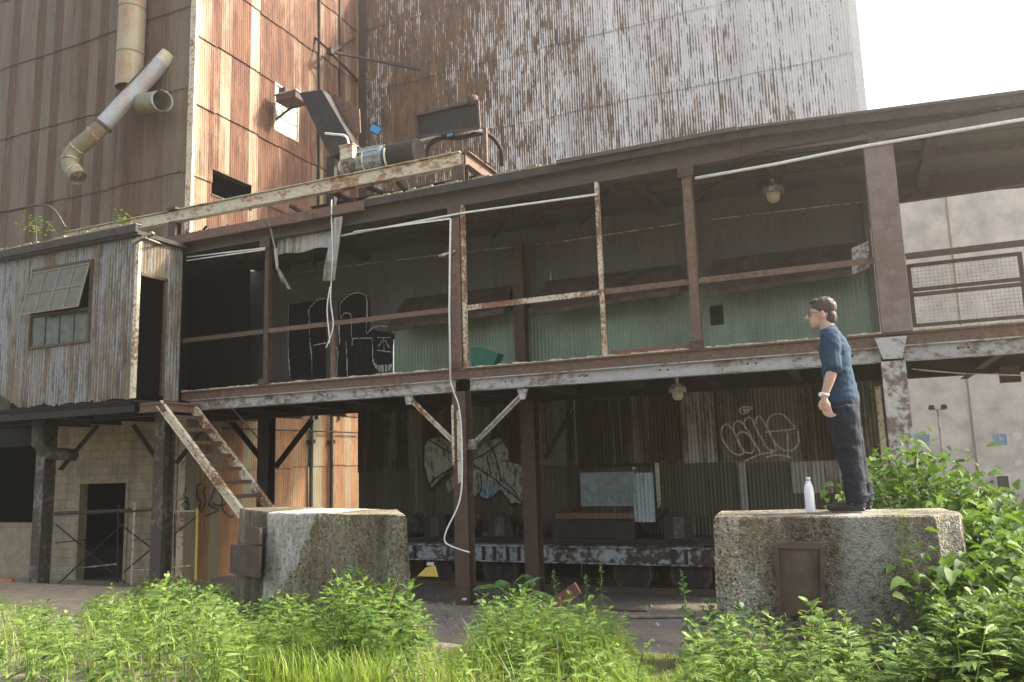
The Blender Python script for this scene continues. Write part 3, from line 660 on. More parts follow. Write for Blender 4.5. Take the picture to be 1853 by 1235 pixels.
# graffiti on the gallery's back wall
z = lambda pts: zp(pts, 500, 500, 260/1606)
graf([], .03, M['paint_k'], 'graffiti_black_fill', Y=YB-.015, fills=[z(f) for f in ([(150,320),(560,260),(560,1140),(150,1150)], [(700,300),(760,240),(860,180),(960,180),(1050,250),(1055,600),(1330,640),(1300,1000),(1200,1060),(1100,1080),(1060,1110),(700,1120)])], proud=.03)
graf([z(s_) for s_ in ([(150,330),(145,600),(150,900),(165,1150)], [(380,480),(375,380),(420,320),(470,270),(560,250)], [(378,500),(385,700),(405,900),(412,1120)], [(730,470),(725,330),(770,260),(860,200),(950,195),(1020,250),(1025,450),(1015,600),(1030,640)],
   [(735,480),(760,430),(800,415),(845,440),(850,560),(850,680)], [(715,500),(712,600),(718,760)], [(870,700),(1040,695),(1080,700)], [(790,740),(800,930),(805,1110)], [(430,775),(560,750)],
   [(1030,640),(1090,580),(1180,560),(1260,580),(1330,640)], [(1085,700),(1090,900),(1110,1000),(1180,1070),(1260,1060),(1300,1000)],
   [(1140,690),(1280,690)], [(1210,690),(1215,850)], [(1150,790),(1190,730)], [(1230,720),(1270,800)], [(1135,830),(1290,850)], [(865,700),(860,770)], [(670,780),(700,850),(690,1000),(680,1110)])], .022, M['paint_w'], 'graffiti_letters', Y=YB-.015, proud=.038)
graf([], .03, M['paint_w'], 'graffiti_white_fill', Y=YB-.015, fills=[z(f) for f in ([(1095,960),(1150,1000),(1300,985),(1290,1050),(1230,1075),(1150,1070)],)], proud=.038)
graf([z(s_) for s_ in ([(1150,985),(1150,1070)], [(1180,990),(1185,1070)], [(1222,990),(1222,1070)], [(1262,985),(1258,1065)])], .018, M['paint_k'], 'graffiti_teeth', Y=YB-.015, proud=.045)
# graffiti on the tower's side at ground level
z = lambda pts: zp(pts, 300, 830, 200/1074)
graf([z(s_) for s_ in ([(190,290),(165,350),(200,400),(215,490)], [(180,420),(215,450),(200,490)], [(300,260),(295,380),(330,420),(310,500)], [(380,280),(355,320),(380,420),(330,520)],
   [(480,260),(430,400),(420,460),(500,500),(380,560)], [(450,440),(520,460),(570,440)], [(500,260),(540,400),(530,470),(600,560),(650,560)], [(300,260),(330,245)])], .05, M['paint_bl'], 'graffiti_scrawl', X=TX, n=1, parent=tw, proud=.03)

# ------------------------------------------------------------------ corrugated cabin
CY, CX = 10.8, -12.5
cb = thing('corrugated_cabin', 'weathered grey corrugated cabin on posts at the left end of the walkway', 'cabin', (CX, CY, 3.6))
from mathutils import noise as mn
zb = lambda u: 3.62+.05*mn.noise(Vector((u*2.5, 0, 0)))+.05*mn.noise(Vector((u*11, 3, 0)))+(.34*max(0, 1-abs(u+16.4)/.7))
hz = (-15.45, -13.78, 4.84, 6.40)
m = corr(MB(), CY, 'X', -1, -20.5, CX, [3.6, 6.75], bot=zb, holes=[hz], lap=0, amp=.011, top=lambda u: 6.78-.0*u); m.build('front_wall', M['cabin'], cb)
m = corr(MB(), CX, 'Y', 1, CY, 11.9, [3.62, 6.8], holes=[(10.86, 11.5, 3.0, 6.04)], lap=0, amp=.011); m.build('side_wall', M['cabin'], cb)
b = MB(); b.box((CX-.07, CY-.02, 3.62), (CX+.02, CY+.05, 6.75)); b.build('corner_strip', M['cream'], cb)
b = MB(); b.box((CX-.03, 11.44, 3.7), (CX+.03, 11.5, 6.04)); b.box((CX-.03, 10.86, 6.0), (CX+.03, 11.5, 6.06)); b.build('door_frame', M['rust'], cb)
b = MB(); b.box((-20.5, CY-.14, 6.76), (CX+.12, 13.9, 6.84)); b.box((-20.5, CY-.2, 6.8), (CX+.12, CY-.14, 6.95)); b.build('roof', M['roofing'], cb)
b = MB(); rn = random.Random(3); x = -20.4
while x < CX: w = rn.uniform(.06, .2); b.box((x, CY-.2, 6.95), (x+w, CY-.05, 6.955+rn.uniform(.01, .05))); x += w
b.build('moss_edge', M['moss'], cb)
b = MB(); b.box((-20.5, CY+.02, 3.56), (CX-.02, 13.9, 3.60)); b.build('floor', M['dark'], cb)
b = MB(); b.box((-20.5, 13.85, 3.6), (CX-.02, 13.9, 6.76)); b.box((CX-1.9, CY+.03, 3.6), (CX-1.85, 13.8, 6.76)); b.build('inner_wall', M['dark'], cb)
b = MB(); b.ibeam((-20.5, CY+.12, 3.46), (CX-.1, CY+.12, 3.46), .16, .18); b.ibeam((-20.5, 12.0, 3.46), (CX-.4, 12.0, 3.46), .16, .18)
for x in (-19, -17.5, -16.45, -15, -13.6): b.ibeam((x, CY+.2, 3.46), (x, 13.9, 3.46), .12, .17)
b.build('floor_beam', M['black'], cb)
b = MB(); b.tube([(-15.9, 11.4, 3.4), (-15.9, 11.4, 2.9), (-15.85, 11.6, 2.7), (-15.8, 12.2, 2.65)], .13, 12); b.build('drain_pipe', M['post_flaky'], cb, smooth=True)
wf = MB()
x0, x1, z0_, z1_ = hz
for (a, c) in (((x0-.05, z0_-.05), (x1+.05, z0_)), ((x0-.05, z1_), (x1+.05, z1_+.07)), ((x0-.05, z0_), (x0, z1_)), ((x1, z0_), (x1+.05, z1_)), ((x0, 5.45), (x1, 5.5))):
    wf.box((a[0], CY-.045, a[1]), (c[0], CY+.05, c[1]))
for k in range(1, 4): xx = x0+(x1-x0)*k/4; wf.box((xx-.012, CY-.02, z0_), (xx+.012, CY+.01, 5.45))
wo = wf.build('window', M['rust'], cb)
MB().box((x0, CY-.008, z0_), (x1, CY-.002, 5.45)).build('pane', M['glass_d'], wo)
# tilted top-hung sash
T = Vector((0, 0, 6.38)); tilt = R(13); dn = Vector((0, -math.sin(tilt), -math.cos(tilt))); nn = Vector((0, -math.cos(tilt), math.sin(tilt)))
def sp(x, s_, o=0): return Vector((x, CY-.05, 6.38))+dn*s_+nn*o
sx0, sx1, SL = x0-.0, x1-.0, .93
b = MB(); b.prism([sp(sx0, 0), sp(sx1, 0), sp(sx1, SL), sp(sx0, SL)], nn*.006); so_ = b.build('open_sash', M['glass_p'], wo)
b = MB()
for k in range(5): x = sx0+(sx1-sx0)*k/4; b.bar(sp(x, 0, .01), sp(x, SL, .01), .022, .022)
for k in range(3): b.bar(sp(sx0, SL*k/2, .012), sp(sx1, SL*k/2, .012), .022, .022)
b.build('sash_bar', M['olive_duct'], so_)
# ------------------------------------------------------------------ stairs
st = thing('steel_stairs', 'steep rusty steel staircase with cream side rail down from the cabin door', 'stairs', (-10.5, 11.3, 0))
S0 = Vector((-11.98, 10.98, 3.50)); S1 = Vector((-8.55, 10.98, .05)); wd = .72
for dy in (0, wd):
    b = MB(); p, q = S0+Vector((0, dy, 0)), S1+Vector((0, dy, 0)); b.bar(p, q, .02, .15)
    k = -1 if dy == 0 else 1
    up = Vector((.707, 0, .707)); 
    for s_ in (-1, 1): b.bar(p+up*(s_*.068)+Vector((0, k*.03, 0)), q+up*(s_*.068)+Vector((0, k*.03, 0)), .07, .014)
    b.build('stringer', M['cream'] if dy == 0 else M['cream_rusty'], st)
ns = 14
for i in range(1, ns):
    p = S0.lerp(S1, i/ns)
    b = MB(); b.box((p.x-.13, p.y+.015, p.z-.02), (p.x+.11, p.y+wd-.015, p.z+.015)); b.box((p.x+.09, p.y+.015, p.z-.05), (p.x+.11, p.y+wd-.015, p.z-.02)); b.build('tread', M['rust'], st)
b = MB(); b.box((-12.48, 10.95, 3.50), (-11.85, 11.86, 3.535)); b.ibeam((-12.48, 10.95, 3.42), (-11.85, 10.95, 3.42), .08, .15, .012); b.ibeam((-11.88, 10.99, 3.42), (-11.88, 11.86, 3.42), .08, .15, .012)
b.build('landing', M['maroon'], st)

# ------------------------------------------------------------------ roof machinery
BY = 12.6
rb = thing('roof_beam_frame', 'long cream rust-spotted steel beam raised on stub posts over the walkway roof', 'beam frame', (-10, BY, 7.06))
b = MB(); b.ibeam((-17.1, BY, 7.82), (-6.38, BY, 7.82), .16, .28, .018); b.box((-17.1, BY-.03, 7.71), (-6.4, BY-.02, 7.93)); b.build('main_beam', M['cream_beam'], rb)
b = MB(); b.ibeam((-6.3, BY, 7.82), (-6.3, 15.4, 7.82), .16, .28, .018); b.build('cross_beam', M['maroon'], rb)
for x, y in ((-6.38, BY), (-13.5, BY), (-6.3, 15.3)):
    b = MB(); b.ibeam((x, y, 7.06), (x, y, 7.68), .2, .2, .015, (0, 1, 0)); b.box((x-.13, y-.14, 7.94) if x == -13.5 else (x-.1, y-.1, 7.06), (x+.13, y+.12, 7.99) if x == -13.5 else (x+.1, y+.1, 7.08)); b.build('stub_post', M['rust'], rb)
for (p, q) in (((-9.4, BY+.2, 7.72), (-8.2, BY+1.6, 7.2)), ((-8.6, BY+.2, 7.72), (-7.2, BY+1.4, 7.15)), ((-10.6, BY+.3, 7.7), (-9.9, BY+.9, 7.15)), ((-7.9, BY+.2, 7.7), (-7.4, BY+.5, 7.1))):
    b = MB(); b.bar(p, q, .14, .05); b.build('strut', M['black'], rb)
b = MB()
for y in (BY+.9, BY+1.8): b.ibeam((-10.5, y, 7.72), (-6.4, y, 7.72), .12, .18, .014)
b.build('cross_rail', M['rust'], rb)
MY = BY+.35
mo = thing('electric_motor', 'old blue grey electric motor with rusty end bell on the cream roof beam', 'motor', (-8.6, MY, 7.96))
def pm(px, py, y=MY): return at(px, py, Y=y)
a = pm(628, 285); c = pm(700, 276); d = (c-a).normalized(); d.z = 0; d.normalize()
zc_ = 8.30
A = Vector((a.x, MY, zc_)); C = Vector((c.x, MY, zc_)); D = Vector((1, 0, 0))
b = MB(); b.tube([A, A+D*.05, A+D*.06, C], [.20, .27, .28, .28], 20); b.build('motor_body', M['motor_b'], mo, smooth=False)
b = MB()
for k in range(16):
    t = 2*math.pi*k/16; o = Vector((0, math.cos(t), math.sin(t)))
    b.bar(A+D*.12+o*.285, C-D*.05+o*.285, .012, .03, up=tuple(o))
b.build('cooling_fin', M['motor_b'], mo)
b = MB(); b.tube([A-D*.12, A], [.15, .22], 20); b.ell(A-D*.13, (.05, .12, .12), 12, 8); b.build('end_bell', M['cream_beam'], mo, smooth=True)
b = MB(); b.box((A.x+.12, MY-.42, zc_-.02), (A.x+.42, MY-.26, zc_+.26)); b.box((A.x+.1, MY-.44, zc_+.26), (A.x+.44, MY-.24, zc_+.28)); b.build('terminal_box', M['cream_beam'], mo, bevel=.008)
b = MB(); b.box((A.x+.05, MY-.25, 7.965), (C.x, MY+.25, 8.03)); b.build('motor_base', M['black'], mo)
b = MB(); b.tube(smoothpts([A+Vector((.28, -.33, .28)), A+Vector((.2, -.33, .5)), A+Vector((-.1, -.33, .6)), A+Vector((-.3, -.33, .66))], 5), .025, 8); b.build('cable_conduit', M['pipe'], mo, smooth=True)
b = MB(); b.tube([C, C+D*.06, C+D*.07, C+D*.74, C+D*.76], [.12, .12, .27, .27, .2], 20); b.build('gear_drum', M['black'], mo, smooth=False)
for k in (.1, .62):
    b = MB(); pts = [C+Vector((-.5+k, -.30*math.cos(t), -.30*math.sin(t)-.02)) for t in np.linspace(-.4, 1.7, 8)]; b.tube(pts, .02, 6); b.build('strap', M['cream'], mo)
# belt guard
bgd = thing('belt_guard', 'tall black slanted belt guard box leaning left behind the roof motor', 'belt guard', tuple(pm(600, 290, MY+.35)))
P4 = [pm(541, 168, MY+.3), pm(582, 162, MY+.3), pm(640, 262, MY+.3), pm(600, 284, MY+.3), pm(592, 274, MY+.3)]
b = MB(); b.prism(P4, (0, .30, 0)); b.build('guard_case', M['black'], bgd, bevel=.01)
P5 = [pm(590, 162, MY+.62), pm(650, 197, MY+.62), pm(652, 240, MY+.62), pm(630, 262, MY+.62)]
b = MB(); b.prism(P5, (0, .03, 0)); b.build('guard_side_plate', M['maroon'], bgd)
b = MB(); b.bar(pm(600, 284, MY+.4), Vector((pm(600, 300, MY+.4).x, MY+.4, 7.5)), .2, .1); b.build('guard_leg', M['black'], bgd)
# conveyor head frame
cf = thing('conveyor_head', 'black conveyor head box on a thin frame at the right end of the roof beam', 'conveyor head', (-6.8, BY+.6, 7.96))
CYY = BY+.7
b = MB(); P = [pm(754, 210, CYY), pm(866, 184, CYY), pm(869, 233, CYY), pm(757, 250, CYY)]; b.prism(P, (0, .04, 0)); b.build('side_panel', M['black'], cf)
b = MB()
for p, q in zip(P, P[1:]+P[:1]): b.bar(p+Vector((0, -.03, 0)), q+Vector((0, -.03, 0)), .05, .05)
b.build('panel_frame', M['rust'], cf)
b = MB(); b.prism([pm(757, 250, CYY), pm(869, 233, CYY), pm(869, 233, CYY+.9), pm(757, 250, CYY+.9)], (0, 0, -.03)); b.build('head_pan', M['black'], cf)
for q in ((878, 232, 878, 300), (757, 256, 757, 290)):
    a = pm(q[0], q[1], CYY); b = MB(); b.bar(a, (a.x, CYY, 7.96), .07, .07); b.build('leg', M['maroon'] if q[0] > 800 else M['pipe'], cf)
b = MB(); b.tube([pm(757, 256, CYY), pm(800, 243, CYY), pm(850, 236, CYY), pm(878, 238, CYY)], .03, 8); b.build('top_rail', M['pipe'], cf, smooth=True)
b = MB(); b.tube(smoothpts([pm(770, 285, CYY+.1), pm(778, 262, CYY+.1), pm(800, 250, CYY+.1), pm(830, 250, CYY+.1), pm(880, 243, CYY+.3), pm(905, 268, CYY+.5), pm(908, 300, CYY+.7)], 5), .045, 8); b.build('belt', M['black'], cf, smooth=True)
b = MB(); q = pm(856, 190, CYY); b.tube([q, q+Vector((0, 0, .16)), q+Vector((0, 0, .19))], [.09, .11, .06], 14); b.build('pipe_cap', M['rustpink'], cf, smooth=True)
def panel_blue(px, py, w, h, Y, label, rx):
    p = pm(px, py, Y); t = thing('blue_panel', label, 'panel', tuple(p))
    b = MB(); Mx = Matrix.Rotation(rx, 3, 'Y'); cs = [Mx @ Vector(v) for v in ((-w/2, 0, -h/2), (w/2, 0, -h/2), (w/2, 0, h/2), (-w/2, 0, h/2))]
    b.prism([p+v for v in cs], (0, .04, 0)); b.build('panel_face', M['blue'], t)
    b = MB()
    for i in range(4): b.bar(p+cs[i]+Vector((0, .02, 0)), p+cs[(i+1) % 4]+Vector((0, .02, 0)), .03, .06)
    b.build('panel_rim', M['black'], t)
panel_blue(679, 234, .26, .15, MY+.7, 'small bright blue tilted panel above the motor drum', R(33))
panel_blue(814, 244, .16, .05, CYY-.08, 'tiny bright blue panel under the black conveyor head', R(-8))
# flood lamp on tower window
p = Vector((TX+.65, 17.15, 12.62))
fl = thing('flood_lamp', 'rusty flood lamp on a bracket in front of the white tower window', 'lamp', tuple(p))
b = MB(); b.box((p.x-.35, p.y-.35, p.z-.16), (p.x+.35, p.y+.25, p.z+.06)); b.box((p.x-.3, p.y-.3, p.z+.06), (p.x-.05, p.y+.1, p.z+.28)); b.build('lamp_housing', M['rust'], fl, bevel=.03)
b = MB(); b.box((p.x-.38, p.y-.38, p.z+.04), (p.x+.38, p.y+.28, p.z+.07)); b.build('lamp_rim', M['beam_white'], fl)
b = MB(); b.bar((TX, p.y, p.z-.5), (p.x, p.y, p.z-.2), .05, .05); b.bar((TX, p.y, p.z+.1), (p.x, p.y, p.z-.1), .05, .05); b.build('bracket', M['black'], fl)
# strut bracket in the inner corner
sb = thing('wall_bracket', 'dark three-legged steel strut bracket between the orange tower and silver shed', 'bracket', (TX, 19.6, 15.2))
hub = Vector((TX+.55, 19.0, 15.0))
for q in ((TX+.03, 18.9, 15.55), (TX+.05, 21.0, 16.55), (TX+.1, 21.15, 15.1), (-12.2, SY-.03, 15.0)):
    b = MB(); b.bar(hub, q, .07, .07); b.build('strut', M['black'], sb)
b = MB(); b.box((hub.x-.09, hub.y-.09, hub.z-.09), (hub.x+.09, hub.y+.09, hub.z+.09)); b.build('hub_plate', M['black'], sb)
# tower ducts
TYd = TY-.32
dp = thing('vertical_duct', 'tan rust-edged vertical duct running up the brown tower face', 'duct', tuple(at(232, 160, Y=TYd)))
a = at(240, 0, Y=TYd); c = at(234, 160, Y=TYd)
xs = (a.x+c.x)/2
b = MB(); b.pipe([(xs, TYd, c.z), (xs, TYd, 18)], .33, .32, 20); b.build('duct_pipe', M['duct_tan'], dp, smooth=True)
b = MB()
for k in range(6): b.tube([(xs, TYd, c.z+.9+k*1.25), (xs, TYd, c.z+.93+k*1.25)], .345, 20)
b.build('duct_band', M['olive_duct'], dp)
b = MB(); b.box((xs-.05, TYd+.3, c.z+.8), (xs+.05, TY, c.z+.85)); b.box((xs-.05, TYd+.3, c.z+3), (xs+.05, TY, c.z+3.05)); b.build('duct_bracket', M['rust'], dp)
cd = thing('chute_duct', 'silver diagonal chute duct bending to an open elbow on the tower', 'duct', tuple(at(230, 190, Y=13.4)))
p1 = at(306, 100, Y=14.0); p2 = at(186, 228, Y=13.1); 
b = MB(); b.pipe([p1, p1.lerp(p2, .12)], .205, .2, 20); b.build('duct_collar', M['cream_beam'], cd, smooth=True)
b = MB(); b.pipe([p1.lerp(p2, .12), p2], .21, .2, 20); b.build('duct_pipe', M['galv'], cd, smooth=True)
b = MB(); b.bar(p1.lerp(p2, .15)+Vector((-.03, -.22, .06)), p1.lerp(p2, .55)+Vector((-.03, -.22, .06)), .02, .03); b.build('duct_seam', M['rust'], cd)
b = MB(); dd = (p2-p1).normalized(); b.tube([p2-dd*.03, p2+dd*.03], .235, 20); b.build('duct_flange', M['rustpink'], cd)
el = smoothpts([p2, at(165, 248, Y=13.0), at(140, 268, Y=12.95), at(128, 285, Y=12.9), at(128, 300, Y=12.88), at(142, 322, Y=12.85)], 4)
b = MB(); b.pipe(el, .20, .19, 20); b.build('duct_elbow', M['olive_duct'], cd, smooth=True)
b = MB()
for k in (3, 8, 13, 18):
    if k+1 < len(el): q = Vector(el[k]); dd = (Vector(el[k+1])-q).normalized(); b.tube([q-dd*.012, q+dd*.012], .213, 20)
b.build('elbow_seam', M['cream'], cd)
sc_ = thing('duct_scoop', 'short olive duct stub with open half-round end behind the chute', 'duct', tuple(at(262, 185, Y=13.6)))
b = MB(); q1 = at(250, 190, Y=13.75); q2 = at(293, 183, Y=13.35)
b.pipe([q1, q2], .25, .24, 20); b.build('duct_pipe', M['olive_duct'], sc_, smooth=True)
b = MB(); dd = (q2-q1).normalized(); b.pipe([q2, q2+dd*.03], .262, .24, 20); b.build('duct_rim', M['pipe'], sc_)
# roof pipe at far left
b = MB(); b.tube(smoothpts([at(-60, 392, Y=11.6), at(0, 384, Y=11.6), at(60, 373, Y=11.6), at(88, 374, Y=11.6), at(104, 388, Y=11.6), at(118, 412, Y=11.6)], 5), .025, 8)
tag(b.build('bent_roof_pipe', M['post_flaky'], loc=tuple(at(118, 412, Y=11.6)), smooth=True), 'thin bent pipe arching over the cabin roof at the left edge', 'pipe')
# scrap pile on roof
sp_ = thing('roof_scrap_pile', 'tangle of pale scrap metal lying under the cream roof beam', 'scrap', tuple(at(395, 405, Y=12.3)))
rn = random.Random(5)
b = MB(); b2 = MB(); b3 = MB()
for k in range(60):
    u = rn.random(); p = at(345+95*u, 402-8*u, Y=12.2+rn.random()*.5); p.z = 7.08+rn.random()*.14
    q = p+Vector((rn.uniform(-.3, .3), rn.uniform(-.2, .2), rn.uniform(-.05, .10)))
    (b if k % 3 == 0 else b2 if k % 3 == 1 else b3).bar(p, q, rn.uniform(.02, .08), .008)
b.build('scrap_strip', M['pipe'], sp_)['kind'] = 'stuff'; b2.build('scrap_wire', M['black'], sp_)['kind'] = 'stuff'; b3.build('scrap_plate', M['wagon'], sp_)['kind'] = 'stuff'
# moss along the walkway roof
b = MB(); rn = random.Random(9); x = -8.0
while x < -3.9:
    w = rn.uniform(.04, .16); b.box((x, Y0-.2+rn.uniform(0, .04), 7.06), (x+w, Y0-.02, 7.07+rn.uniform(.005, .06))); x += w*.8
tag(b.build('roof_litter', M['moss'], loc=(-6, Y0, 7.06)), kind='stuff', label='pale moss and litter along the walkway roof edge', cat='moss')
b = MB(); b.bar(at(240, 440, Y=10.6), at(278, 422, Y=10.75), .1, .05); b.bar(at(262, 430, Y=10.6), at(300, 445, Y=11.5), .03, .03)
tag(b.build('broken_gutter', M['moss'], loc=tuple(at(260, 432, Y=10.6))), 'broken mossy gutter piece at the cabin roof corner', 'gutter')

# ------------------------------------------------------------------ conduits, cables, hanging scraps
def cable(name, pts, r, mat, label, cat, sm=5, n=8, extra=None):
    P = [at(*p[:2], Y=p[2]) for p in pts]; b = MB(); b.tube(smoothpts(P, sm) if sm > 1 else P, r, n)
    if extra:
        for q in extra: Q = [at(*p[:2], Y=p[2]) for p in q]; b.tube(smoothpts(Q, sm), r, n)
    return tag(b.build(name, M[mat], loc=tuple(P[0]), smooth=True), label, cat)
YC = Y0-.16
cable('conduit', [(338, 466, YC), (480, 449, YC)], .014, 'pipe', 'pale double conduit under the eaves beside the cabin', 'conduit', 1, extra=[[(338, 472, YC), (480, 452, YC)]])
cable('conduit', [(612, 428, YC), (836, 386, YC), (1081, 352, YC)], .02, 'pipe', 'white conduit under the eaves in the middle bays', 'conduit', 1)
cable('conduit', [(1258, 323, YC), (1400, 298, YC), (1557, 266, YC), (1700, 242, YC), (1900, 208, YC)], .025, 'pipe', 'white conduit under the eaves at the right end', 'conduit', 1)
cable('conduit', [(640, 420, YC-.03), (815, 396, YC-.03), (815.5, 397, YC-.03), (814, 460, YC-.03), (813, 560, YC-.03), (815, 690, YC-.03)], .017, 'pipe', 'white pipe turning down beside the dark middle post', 'conduit', 1)
cable('hose', [(815, 690, YC-.03), (822, 712, YC-.03), (830, 735, YC-.03), (835, 780, YC-.05), (836, 870, YC-.05), (829, 915, YC-.1), (808, 960, YC-.2), (806, 982, YC-.2), (830, 994, YC-.2), (850, 1000, YC-.2)], .013, 'pipe', 'pale loose hose curling down the lower middle post', 'hose')
cable('wall_conduit', [(500, 500, YB-.06), (660, 478, YB-.06), (820, 459, YB-.06), (1000, 440, YB-.06), (1250, 402, YB-.06), (1565, 365, YB-.06)], .012, 'post_pale', 'thin grey conduit along the top of the gallery back wall', 'conduit', 1)
cable('hanging_cable', [(600, 362, YC-.05), (600, 400, YC-.05), (602, 470, YC-.05), (598, 540, YC-.05), (603, 590, YC-.05), (590, 630, YC-.05)], .012, 'pipe', 'pale double cable hanging from the roof edge in front of the gallery', 'cable', 5, extra=[[(597, 520, YC-.05), (592, 560, YC-.05), (596, 610, YC-.05), (595, 622, YC-.05)]])
b = MB(); ps = [at(487, 402, Y=YC-.03), at(498, 450, Y=YC-.03), at(502, 485, Y=YC-.03), at(524, 524, Y=YC-.03)]
for i in range(3): b.bar(ps[i], ps[i+1], .035+.03*i, .012)
b.bar(at(503, 488, Y=YC), at(512, 512, Y=YC), .05, .02)
tag(b.build('torn_strip', M['pale_sheet'], loc=tuple(ps[0])), 'narrow torn metal strip dangling from the eaves near the cabin', 'metal strip')
b = MB(); b.prism([at(604, 394, Y=YC-.04), at(620, 392, Y=YC-.04), at(612, 450, Y=YC-.04), at(605, 508, Y=YC-.06), at(583, 509, Y=YC-.06), at(588, 475, Y=YC-.05), at(596, 440, Y=YC-.04)], (0, .012, 0))
b.bar(at(619, 392, Y=YC-.06), at(604, 508, Y=YC-.08), .02, .03)
tag(b.build('torn_sheet', M['pale_sheet'], loc=tuple(at(604, 394, Y=YC))), 'broad bent metal sheet dangling from the eaves beside the cable', 'metal sheet')
a = at(503, 402, Y=Y0+.05); c = at(600, 438, Y=Y0+.05)
b = corr(MB(), Y0+.05, 'X', -1, a.x, c.x, [6.32, 6.9], lap=0, bot=lambda u: 6.36+.02*math.sin(u*8))
tag(b.build('corrugated_remnant', M['pale_sheet'], loc=(a.x, Y0, 6.3)), 'grey corrugated remnant hanging behind the fascia', 'metal sheet')
b = MB(); b.bar(at(795, 464, Y=YC), at(824, 455, Y=YC), .05, .04); b.ell(at(803, 463, Y=YC), (.06, .04, .04), 8, 6)
tag(b.build('junction_fitting', M['post_pale'], loc=tuple(at(800, 463, Y=YC))), 'small pale fitting on the white pipe beside the middle post', 'fitting')
def jar_lamp(px, py, Y, ztop, label, s=1.0):
    p = at(px, py, Y=Y); t = thing('jar_lamp', label, 'lamp', (p.x, Y, ztop), None)
    b = MB(); b.tube([(p.x, Y, ztop), (p.x, Y, p.z+.20*s)], .03, 8); b.build('lamp_stem', M['post_pale'], t)
    b = MB(); b.tube([(p.x, Y, p.z+.22*s), (p.x, Y, p.z+.12*s), (p.x, Y, p.z+.02*s)], [.09*s, .20*s, .21*s], 16); b.build('lamp_hood', M['post_pale'], t, smooth=False)
    b = MB(); b.tube([(p.x, Y, p.z+.02*s), (p.x, Y, p.z-.10*s), (p.x, Y, p.z-.16*s)], [.13*s, .12*s, .07*s], 16); b.build('lamp_glass', M['cream_glass'], t, smooth=True)
    return t
jar_lamp(1399, 352, 13.3, 6.9, 'jar lamp hanging from the gallery ceiling at the right', .85)
jar_lamp(1226, 712, 13.2, 3.66, 'jar lamp hanging below the walkway deck', .72)
b = MB(); b.prism([at(852, 630, Y=13.2), at(866, 628, Y=13.2), at(902, 640, Y=13.2), at(893, 660, Y=13.2), at(853, 664, Y=13.2)], (0, .25, 0))
tag(b.build('green_sheet', M['greentarp'], loc=tuple(at(870, 660, Y=13.2))), 'dark green plastic sheet standing on the gallery floor', 'plastic sheet')
b = MB(); p = at(380, 633, Y=14.2); b.tube([p, p+Vector((0, .03, 0))], .11, 20)
tag(b.build('wall_disc', M['cream_glass'], loc=tuple(p)), 'small round cream disc on the dark gallery wall', 'disc')
b = MB(); b.prism([at(1541, 450, Y=12.3), at(1572, 436, Y=12.3), at(1573, 484, Y=12.3), at(1542, 498, Y=12.3)], (0, .012, 0))
tag(b.build('notice_plate', M['post_pale'], loc=tuple(at(1556, 470, Y=12.3))), 'pale blank plate fixed to the handrail by the wide right post', 'plate')
# pale pipe behind right post
b = MB(); p = at(1588, 700, Y=13.9); b.box((p.x-.04, 13.9, -.2), (p.x+.04, 13.95, p.z)); b.box((p.x+.09, 13.92, -.2), (p.x+.14, 13.97, p.z-.02))
tag(b.build('leaning_pipes', M['cream'], loc=(p.x, 13.9, -.2)), 'pair of pale upright pipes left of the right lower post', 'pipes')

# mesh gate in right bay
gt = thing('mesh_gate', 'steel framed wire mesh gate panel in the right bay of the walkway', 'gate', (1.4, Y0+.03, 3.85))
gx0, gx1 = .80, 2.12; gy = Y0+.06
b = MB()
for (a, c) in (((gx0, 4.74), (gx1, 4.74)), ((gx0, 4.40), (gx1, 4.40)), ((gx0, 4.33), (gx1, 4.33)), ((gx0, 3.90), (gx1, 3.90)), ((gx0, 3.88), (gx0, 4.76)), ((gx1, 3.88), (gx1, 4.76)), ((gx1+.09, 3.82), (gx1+.09, 4.9))):
    b.bar((a[0], gy, a[1]), (c[0], gy, c[1]), .05, .045)
b.build('gate_frame', M['rust'], gt)
b = MB(); x = gx0+.05
while x < gx1: b.bar((x, gy, 3.92), (x, gy, 4.73), .0035, .0035); x += .05
zz = 3.95
while zz < 4.73: b.bar((gx0, gy, zz), (gx1, gy, zz), .0035, .0035); zz += .05
b.build('wire_mesh', M['post_pale'], gt)
g2 = thing('mesh_railing', 'wire mesh railing panel continuing past the gate at the right edge', 'railing', (3.3, Y0+.03, 3.85))
b = MB()
for (a, c) in (((2.35, 4.74), (4.5, 4.74)), ((2.35, 3.90), (4.5, 3.90)), ((2.35, 3.88), (2.35, 4.76)), ((4.5, 3.88), (4.5, 4.76))): b.bar((a[0], gy, a[1]), (c[0], gy, c[1]), .05, .045)
b.build('panel_frame', M['rust'], g2)
b = MB(); x = 2.4
while x < 4.5: b.bar((x, gy, 3.92), (x, gy, 4.73), .0035, .0035); x += .05
zz = 3.95
while zz < 4.73: b.bar((2.35, gy, zz), (4.5, gy, zz), .0035, .0035); zz += .05
b.build('wire_mesh', M['post_pale'], g2)

